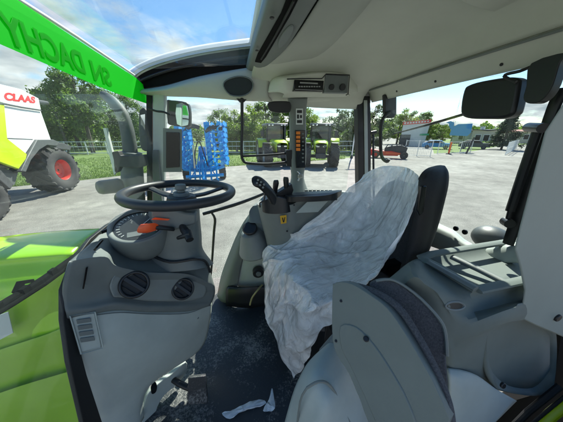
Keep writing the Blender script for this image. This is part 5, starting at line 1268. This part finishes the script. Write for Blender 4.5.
hpl('chassis_strut', [(-5, 165), (8, 170), (20, 184), (17, 189), (5, 178), (-5, 172)], M['dirtsteel'], .15, .3)
hpl('axle_marker', [(0, 184), (4, 182), (5, 185), (1, 188)], M['yellow'], .12, .05)
# lettering on the fairing
a_, b_ = hp(6.5, 96.5, .058), hp(37, 100.5, .058)
zdir = (hp(6.5, 91.5, .058) - hp(6.5, 102, .058))
xdir = (b_ - a_); hgt_l = zdir.length
m_ = Matrix(((xdir.normalized().x, zdir.normalized().x, nrm_h.x, a_.x), (xdir.normalized().y, zdir.normalized().y, nrm_h.y, a_.y), (xdir.normalized().z, zdir.normalized().z, nrm_h.z, a_.z), (0, 0, 0, 1)))
tx = text('lettering', 'CLAAS', m_, hgt_l * .98, M['redletter'], HV, ext=.006, bold=.022, width=xdir.length)
ax_w = Vector((.93, -.02, 0)).normalized()
wc_ = P(53, 170, pl=(HP[0] - nrm_h * .25, nrm_h))
RH = wc_.z
wheel(HV, wc_, ax_w, RH, .95, M['red'], lugs=18, rimr=.46)
wc2 = wc_ + fwd_h * 4.15 - nrm_h * .35; wc2.z = .72
wheel(HV, wc2, ax_w, .72, .6, M['red'], lugs=18, rimr=.46)

# ---- two parked tractors facing the yard
def farm_tractor(loc, rz, label):
    Tt = empty('parked_tractor', (0, 0, 0), label, 'tractor', 'tractors parked in front of the fence')
    # front looks along -Y
    def lb(name, m, boxes, bevel=.03):
        bm = bmesh.new()
        for c, s in boxes: bm_box(bm, Vector(c), s)
        return fin(name, bm, m, Tt, bevel=bevel)
    loft('hood', [[Vector((-.36, -1.75, 1.1)), Vector((-.38, -1.8, 1.62)), Vector((0, -1.85, 1.72)), Vector((.38, -1.8, 1.62)), Vector((.36, -1.75, 1.1))],
                  [Vector((-.44, -1.2, 1.1)), Vector((-.46, -1.2, 1.78)), Vector((0, -1.2, 1.88)), Vector((.46, -1.2, 1.78)), Vector((.44, -1.2, 1.1))],
                  [Vector((-.46, .1, 1.1)), Vector((-.5, .1, 1.86)), Vector((0, .1, 1.95)), Vector((.5, .1, 1.86)), Vector((.46, .1, 1.1))]], M['ltgreen'], Tt, nu=4, nv=4, solid=.03)
    lb('grille', M['black'], [((0, -1.76, 1.22), (.62, .12, .70))])
    for s in (-1, 1):
        lb('headlight', M['mirror'], [((s * .22, -1.83, 1.5), (.2, .04, .09))], .01)
    lb('front_axle', M['dirtsteel'], [((0, -1.25, .78), (1.5, .25, .22)), ((0, -1.8, .85), (.7, .5, .35)), ((0, -.5, .95), (.7, 2.2, .5))])
    for s in (-1, 1): lb('front_fender', M['black'], [((s * .98, -1.25, 1.72), (.52, 1.0, .05)), ((s * .98, -.80, 1.5), (.52, .05, .4))])
    for s in (-1, 1):
        loft('rear_fender', [[Vector((s * x, -.1 + .0, 1.35)), Vector((s * x, .15, 1.85)), Vector((s * x, .9, 2.02)), Vector((s * x, 1.6, 1.8))] for x in (.62, .9, 1.42)], M['ltgreen'], Tt, nu=4, nv=1, solid=.04)
    # cab: posts, glass, roof
    for x, y in ((-.72, .05), (.72, .05), (-.8, 1.55), (.8, 1.55)):
        bm = bmesh.new(); bm_tube(bm, [Vector((x * .95, y, 1.75)), Vector((x, y + .05, 2.35)), Vector((x * .93, y + .02, 2.95))], .05, n=2, seg=6); fin('cab_post', bm, M['black'], Tt)
    lb('windscreen', M['glassfar'], [((0, .02, 2.38), (1.36, .02, 1.05))], 0)
    for s in (-1, 1): lb('side_window', M['glassfar'], [((s * .76, .8, 2.38), (.02, 1.4, 1.05))], 0)
    lb('cab_base', M['black'], [((0, .8, 1.75), (1.45, 1.5, .5))])
    lb('seat', M['black'], [((0, .9, 2.2), (.5, .15, .7)), ((0, .7, 1.98), (.5, .5, .12))])
    lb('cab_roof', M['roofgrey'], [((0, .75, 3.02), (1.72, 1.9, .20))], .06)
    lb('roof_lamp_bar', M['black'], [((0, -.22, 2.98), (1.5, .06, .12))], .01)
    for s in (-1, 1):
        for xx in (.35, .6): lb('work_lamp', M['mirror'], [((s * xx, -.26, 2.98), (.14, .04, .09))], .01)
        lb('mirror', M['black'], [((s * 1.12, .0, 2.35), (.2, .08, .42)), ((s * .95, .02, 2.6), (.4, .03, .03))], .01)
    lb('exhaust_stack', M['dirtsteel'], [((.62, -.15, 2.3), (.14, .14, 1.4))])
    for s in (-1, 1): wheel(Tt, (s * .98, -1.25, .80), (s, 0, 0), .80, .58, M['rimgrey'], lugs=18, rimr=.5)
    for s in (-1, 1): wheel(Tt, (s * 1.05, .95, 1.02), (s, 0, 0), 1.02, .70, M['rimgrey'], lugs=20, rimr=.5)
    Tt.location = loc; Tt.rotation_euler.z = rz; Tt.scale = (1.12, 1.12, 1.08)
    return Tt
def copy_tree(o, parent=None):
    c = o.copy(); COL.objects.link(c); c.parent = parent
    for ch in [x for x in list(bpy.data.objects) if x.parent == o and x != c]: copy_tree(ch, c)
    return c
g1 = G(278, 166.5); g2 = G(323, 167)
t1 = farm_tractor(g1 + Vector((.2, 1.6, 0)), R(2), 'parked green tractor half hidden behind the left side of the middle pillar')
t2 = copy_tree(t1); t2.location = g2 + Vector((.3, 1.6, 0)); t2.rotation_euler.z = R(-20); t2['label'] = 'parked green tractor in the clear just right of the middle pillar'

# ---- blue folded cultivator
BG = G(206, 181); bd = Vector((BG.x, BG.y, 0)).normalized(); br = Vector((bd.y, -bd.x, 0))
BL = empty('blue_cultivator', (BG.x, BG.y, 0), 'bright blue folding disc cultivator with both wings folded upright', 'farm machine')
def bp(r_, z_, d_=0): return Vector((BG.x, BG.y, 0)) + br * r_ + bd * d_ + Vector((0, 0, z_))
dist_b = (BG - O).dot(_F); kx = dist_b / FPX
def wing(x0, x1, ztop, zb, seed):
    rnd = random.Random(seed)
    bm = bmesh.new()
    for xx in (x0, x1):
        for d_ in (.0, .9): bm_tube(bm, [bp(xx, zb, d_), bp(xx, ztop, d_)], .06, n=1, seg=4)
    for i in range(8):
        z = zb + (ztop - zb) * (i + .3) / 8
        bm_tube(bm, [bp(x0, z, .0), bp(x1, z, .0)], .05, n=1, seg=4); bm_tube(bm, [bp(x0, z, 0), bp(x0, z + .1, .9)], .04, n=1, seg=4)
    fr_ = fin('wing_frame', bm, M['blue'], BL, smooth=30)
    for k, (xx, dz_) in enumerate(((x0 + .04, -.18), (x0 * .65 + x1 * .35, -.12), (x0 * .35 + x1 * .65, -.2), (x1 - .04, -.15), (x0 + .1, .75), (x1 - .1, .75))):
        for i in range(9):
            z = zb + (ztop - zb) * (i + .5) / 9; c = bp(xx + rnd.uniform(-.05, .05), z + rnd.uniform(-.06, .06), dz_)
            bm = bmesh.new(); ax = (br * .5 + bd * -.6 + Vector((0, 0, .35 * (1 if k % 2 else -1)))).normalized()
            bm_cyl(bm, c, c + ax * .02, .12, .15, seg=14); bm_tube(bm, [c, c + bd * .22 + Vector((0, 0, .16)), c + bd * .3 - Vector((0, 0, .02))], .026, n=2, seg=6); bm_box(bm, c + bd * .28, (.10, .10, .09)); bm_tube(bm, [c - bd * .05 + br * .09 + Vector((0, 0, .12)), c + br * .12 + bd * .05 - Vector((0, 0, .14))], .014, n=1, seg=4)
            fin('disc_arm', bm, M['blue'], BL, smooth=30)
wing(-1.12, -.50, 2.95, .75, 1); wing(.30, 1.30, 3.15, .85, 2)
bm = bmesh.new()
for d_ in (0, .8):
    bm_tube(bm, [bp(-1.1, .75, d_), bp(-.4, .62, d_), bp(.4, .62, d_), bp(1.1, .8, d_)], .09, n=2, seg=4)
bm_tube(bm, [bp(-.1, .35, -1.4), bp(-.1, .7, -.2), bp(-.05, 1.9, .3)], .08, n=2, seg=4); bm_tube(bm, [bp(-.4, .7, -.2), bp(-.1, 1.9, .3), bp(.15, .7, -.2)], .06, n=1, seg=4)
bm_tube(bm, [bp(-1.0, .35, -.3), bp(1.0, .35, -.3)], .09, n=1, seg=4)
for q_ in (-.8, -.55, -.3, .0, .3, .6): bm_tube(bm, [bp(q_, .1, -.35), bp(q_ + .05, .75, -.1), bp(q_ + .15, 1.15 + .2 * (q_ % .5), .1)], .05, n=2, seg=5)
bm_box(bm, bp(.05, .9, .3), (.7, .4, .35)); bm_box(bm, bp(0, 1.5, .5), (.35, .3, .7)); bm_tube(bm, [bp(-.5, .62, 0), bp(-.9, .05, -.3)], .04, n=1, seg=4); bm_tube(bm, [bp(.4, .62, 0), bp(.7, .05, -.3)], .04, n=1, seg=4)
fin('centre_frame', bm, M['blue'], BL, smooth=30)
bm = bmesh.new(); bm_tube(bm, [bp(-.1, .35, -1.4), bp(-.12, .05, -1.5)], .05, n=1); fin('drawbar_stand', bm, M['blue'], BL)
for z, x0, x1 in ((2.95, .25, 1.15), (3.0, -.75, .0)):
    bm = bmesh.new(); bm_tube(bm, [bp(x0, z - .25, -.1), bp((x0 + x1) / 2, z - .05, -.15), bp(x1, z - .12, -.1)], .12, n=3); fin('press_roller', bm, M['dirtsteel'], BL)
bm = bmesh.new(); bm_tube(bm, [bp(-.45, 1.0, -.25), bp(-.35, 1.7, -.3), bp(-.1, 2.2, -.2), bp(.1, 1.4, -.3), bp(.2, .9, -.3)], .03, n=4); fin('hydraulic_hose', bm, M['black'], BL)
bm = bmesh.new(); bm_tube(bm, [bp(-.5, .8, -.3), bp(-.42, 2.0, -.2)], .05, n=1); fin('hydraulic_cylinder', bm, M['chrome'], BL)
wheel(BL, bp(1.0, .42, .5), br, .42, .35, M['whitepaint'], lugs=14)
wheel(BL, bp(-1.0, .42, .5), br, .42, .35, M['whitepaint'], lugs=14)

# ---- red and yellow machine behind the rear pillar
MG = G(388, 158.5); md = Vector((MG.x, MG.y, 0)).normalized(); mr = Vector((md.y, -md.x, 0))
MR = empty('red_mower', (MG.x, MG.y, 0), 'low red, orange and black farm machine parked left of the white gate', 'farm machine')
def mp2(r_, z_, d_=0): return Vector((MG.x, MG.y, 0)) + mr * r_ + md * d_ + Vector((0, 0, z_))
bm = bmesh.new(); bm_poly(bm, [mp2(a, b) for a, b in [(-1.9, .25), (.9, .3), (1.0, .62), (.2, .8), (-.4, .75), (-1.9, .95)]], .9, md); fin('deck', bm, M['red'], MR, bevel=.05)
bm = bmesh.new(); bm_poly(bm, [mp2(a, b, -.03) for a, b in [(-.3, .45), (1.5, .38), (1.55, .6), (-.3, .7)]], .1, md); fin('orange_guard', bm, M['orange'], MR, bevel=.02)
bm = bmesh.new(); bm_poly(bm, [mp2(a, b, .3) for a, b in [(-.5, .7), (1.6, .5), (1.7, 1.15), (1.0, 1.4), (.1, 1.3), (-.5, 1.1)]], .7, md)
for i in range(5): bm_tube(bm, [mp2(-.4 + i * .45, 1.1, .2), mp2(-.2 + i * .45, 1.5, .3)], .06, n=1, seg=6)
fin('engine_block', bm, M['dirtsteel'], MR, bevel=.04)
wheel(MR, mp2(-1.3, .38, -.1), -md, .38, .25, M['red'], lugs=12); wheel(MR, mp2(1.45, .38, -.1), -md, .38, .25, M['dirtsteel'], lugs=12)

# ---- buildings and signs in the distance
def slab(name, m, parent, o, r_, d_, pts, th, bevel=0):
    bm = bmesh.new(); bm_poly(bm, [o + r_ * a + Vector((0, 0, b)) for a, b in pts], th, d_); return fin(name, bm, m, parent, bevel=bevel)
def at(px, dist):
    d = ray(px, 135); d.z = 0; d.normalize(); p = O + d * dist; p.z = 0; return p, d, Vector((d.y, -d.x, 0))
def zof(px, py, dist):
    d = ray(px, py); return H + d.z / Vector((d.x, d.y, 0)).length * dist
o_, d_, r_ = at(413, 55); k = 55 / FPX * 1.12
HB = empty('hall', o_, 'pale hall with a red and white banded roof edge beyond the gate', 'building')
zt = zof(413, 119, 55)
slab('wall', M['wallpale'], HB, o_, r_, d_, [(-2.2, 0), (2.3, 0), (2.6, zt - .8), (-2.2, zt - 1.1)], 7)
slab('roof_band', M['red'], HB, o_ - d_ * .15, r_, d_, [(-2.3, zt - 1.1), (2.7, zt - .78), (2.65, zt - .15), (-2.3, zt - .55)], 7.3)
bm = bmesh.new()
for i in range(9):
    x = -2.0 + i * .5; z = zt - .93 + i * .034; bm_poly(bm, [o_ - d_ * .17 + r_ * a + Vector((0, 0, b)) for a, b in [(x, z), (x + .3, z + .02), (x + .3, z + .3), (x, z + .28)]], .02, d_)
fin('band_lettering', bm, M['paper'], HB, smooth=0)
slab('doorway', M['dirtsteel'], HB, o_ - d_ * .06, r_, d_, [(-2.4, 0), (-.4, 0), (-.4, 2.3), (-2.4, 2.3)], .1)
slab('green_sign', M['signgreen'], HB, o_ - d_ * .1, r_, d_, [(1.2, 2.1), (2.8, 2.15), (2.8, 2.5), (1.2, 2.45)], .1)
for px_, dist, w, lab, mm_ in () and ((428, 44, .55, 'white round-topped container beside the gate', 'whitepaint'),):
    o_, d_, r_ = at(px_, dist); root = empty('container', o_, lab, 'container')
    loft('tank', [[o_ + r_ * math.cos(a) * w * s + d_ * math.sin(a) * w * s + Vector((0, 0, z)) for a in [i * math.pi / 4 for i in range(8)]] for z, s in ((.02, .95), (.6, 1), (1.7, 1), (2.1, .75), (2.25, .35))], M[mm_], root, nu=3, nv=3, closed=True, caps=True)
    slab('lid', M['dirtsteel'], root, o_, r_, d_, [(-.25, 2.2), (.25, 2.2), (.25, 2.38), (-.25, 2.38)], .3)
# blue sign on posts
o_, d_, r_ = at(457, 42); BS = empty('blue_sign', o_, 'blue advertising board with a cut-out bird shape on tall posts', 'sign')
z0, z1 = zof(457, 136, 42), zof(457, 124.5, 42); s_ = 42 / FPX * 1.2
slab('board', M['signblue'], BS, o_, r_, d_, [(-.9, z0 + .1), (1.2, z0 + .0), (1.5, z0 + .5), (1.4, z1 + .1), (-.2, z1 + .05), (-.8, z1 - .35)], .12)
slab('cut_out', M['signblue'], BS, o_ - d_ * .03, r_, d_, [(-.9, z1 - .7), (-.6, z1 - .4), (-.7, z1 + .3), (-1.2, z1 + .5), (-1.7, z1 + .3), (-1.3, z1 + .15), (-1.2, z1 - .2)], .1)
for xx in (-.5, .9): slab('post', M['exh'], BS, o_ + d_ * .13, r_, d_, [(xx - .06, 0), (xx + .06, 0), (xx + .06, z0 + .6), (xx - .06, z0 + .6)], .1)
o_, d_, r_ = at(453.5, 36); OP = empty('orange_marker', o_, 'orange marker post below the blue sign', 'marker post')
slab('post', M['orange'], OP, o_, r_, d_, [(-.1, 0), (.1, 0), (.1, 1.5), (-.1, 1.5)], .12); slab('foot', M['dirtsteel'], OP, o_ - d_ * .1, r_, d_, [(-.3, 0.004), (.3, 0.004), (.3, .1), (-.3, .1)], .4)
o_, d_, r_ = at(471.5, 38); OP = empty('dark_post', o_, 'dark leaning post at the end of the thin rail fence', 'post'); slab('post', M['dirtsteel'], OP, o_, r_, d_, [(-.1, 0), (.1, 0), (.45, 2.1), (.25, 2.1)], .1)
def house(px_, dist, w, wall, ridge, lab, roofm, wallm, gable=False):
    o_, d_, r_ = at(px_, dist); hs = empty('house', o_, lab, 'house', None)
    if gable:
        slab('wall', wallm, hs, o_, r_, d_, [(-w, 0), (w, 0), (w, wall), (0, ridge), (-w, wall)], 8)
        for s in (-1, 1):
            bm = bmesh.new(); bm_poly(bm, [o_ - d_ * .3 + r_ * s * (w + .3) + Vector((0, 0, wall - .1)), o_ - d_ * .3 + Vector((0, 0, ridge + .12)), o_ + d_ * 8.3 + Vector((0, 0, ridge + .12)), o_ + d_ * 8.3 + r_ * s * (w + .3) + Vector((0, 0, wall - .1))], .15, (0, 0, 1)); fin('roof', bm, roofm, hs)
    else:
        slab('wall', wallm, hs, o_, r_, d_, [(-w, 0), (w, 0), (w, wall), (-w, wall)], 7)
        bm = bmesh.new(); bm_poly(bm, [o_ + r_ * a + d_ * b + Vector((0, 0, c_)) for a, b, c_ in ((-w - .4, -.4, wall - .1), (w + .4, -.4, wall - .1), (w * .8, 3.5, ridge), (-w * .8, 3.5, ridge))], .18, (0, 0, 1)); rf = fin('roof', bm, roofm, hs)
        bm = bmesh.new(); bm_box(bm, o_ + d_ * 4 + r_ * w * .3 + Vector((0, 0, ridge + .2)), (.7, .7, 1.3)); fin('chimney', bm, wallm, rf)
    for xx in (-.55, .0, .5):
        wn2 = slab('window', M['whitepaint'], hs, o_ - d_ * .05, r_, d_, [(xx * w - .55, .9), (xx * w + .55, .9), (xx * w + .55, 2.3), (xx * w - .55, 2.3)], .1)
        slab('pane', M['gloss'], wn2, o_ - d_ * .06, r_, d_, [(xx * w - .45, 1.0), (xx * w + .45, 1.0), (xx * w + .45, 2.2), (xx * w - .45, 2.2)], .05)
house(474, 75, 4.5, 3.2, zof(474, 130, 75), 'wide house with a dark grey roof right of the blue sign', M['roofdark'], M['wallpale'])
house(487, 68, 2.6, 3.4, zof(487, 131, 68), 'narrow cream gabled house left of the dark conifer', M['roofdark'], M['wallcream'], True)
house(527, 88, 5.0, 3.0, zof(527, 130, 88), 'small house with a red roof right of the dark conifer', M['roofred'], M['wallcream'])
# parked cars far off
def car(px_, dist, m, lab):
    o_, d_, r_ = at(px_, dist); c_ = empty('parked_car', o_, lab, 'car', 'cars parked in the distance')
    side = [(-2.1, .35), (2.1, .35), (2.15, .8), (1.9, .95), (1.1, 1.0), (.6, 1.42), (-1.1, 1.45), (-1.8, 1.0), (-2.1, .9)]
    slab('body', m, c_, o_, r_, d_, side, 1.7, .08)
    slab('side_window', M['gloss'], c_, o_ - d_ * .01, r_, d_, [(-1.5, 1.0), (.95, 1.0), (.5, 1.36), (-1.05, 1.38)], .05)
    for x in (-1.3, 1.3):
        for dd in (.1, 1.6):
            bm = bmesh.new(); bm_cyl(bm, o_ + r_ * x + d_ * (dd - .12) + Vector((0, 0, .33)), o_ + r_ * x + d_ * (dd + .08) + Vector((0, 0, .33)), .33, seg=16); w_ = fin('wheel', bm, M['tyre'], c_)
            bm = bmesh.new(); bm_cyl(bm, o_ + r_ * x + d_ * (dd - .13) + Vector((0, 0, .33)), o_ + r_ * x + d_ * (dd - .10) + Vector((0, 0, .33)), .2, seg=14); fin('rim', bm, M['exh'], w_)
car(439, 46, M['signblue'], 'small blue car parked behind the thin rail fence')
car(477, 50, M['exh'], 'grey car parked left of the low hedge')
#car(533, 46, M['whitepaint'], 'white car partly hidden behind the gas strut')
# mast in the rear side window
o_, d_, r_ = at(354, 25); MS = empty('lamp_mast', o_, 'tall pale mast rising close to the rear pillar', 'mast')
bm = bmesh.new(); bm_tube(bm, [o_, o_ + Vector((0, 0, 4)) + r_ * .12, o_ + Vector((0, 0, 8.2)) + r_ * .3], [.075, .06, .045], n=2, seg=10); fin('pole', bm, M['whitepaint'], MS)
bm = bmesh.new(); bm_box(bm, o_ + Vector((0, 0, 8.3)) + r_ * .5, (.9, .25, .12)); fin('lamp_head', bm, M['exh'], MS, bevel=.03)
bm = bmesh.new(); bm_cyl(bm, o_, o_ + Vector((0, 0, .35)), .16, .12); fin('foot', bm, M['exh'], MS)
o_, d_, r_ = at(451, 170); MS = empty('lattice_mast', o_, 'thin lattice mast in the distance above the blue sign', 'mast')
bm = bmesh.new()
for s in (-1, 1): bm_tube(bm, [o_ + r_ * .8 * s, o_ + Vector((0, 0, 19)) + r_ * .12 * s], .045, n=1, seg=5)
for i in range(12): z = i * 1.5; w = .8 - .68 * i / 12; bm_tube(bm, [o_ - r_ * w + Vector((0, 0, z)), o_ + r_ * w * .93 + Vector((0, 0, z + 1.5))], .04, n=1, seg=4)
fin('lattice', bm, M['dirtsteel'], MS)
bm = bmesh.new(); bm_tube(bm, [o_ + Vector((0, 0, 19)), o_ + Vector((0, 0, 23))], .04, n=1, seg=5); fin('aerial', bm, M['dirtsteel'], MS)
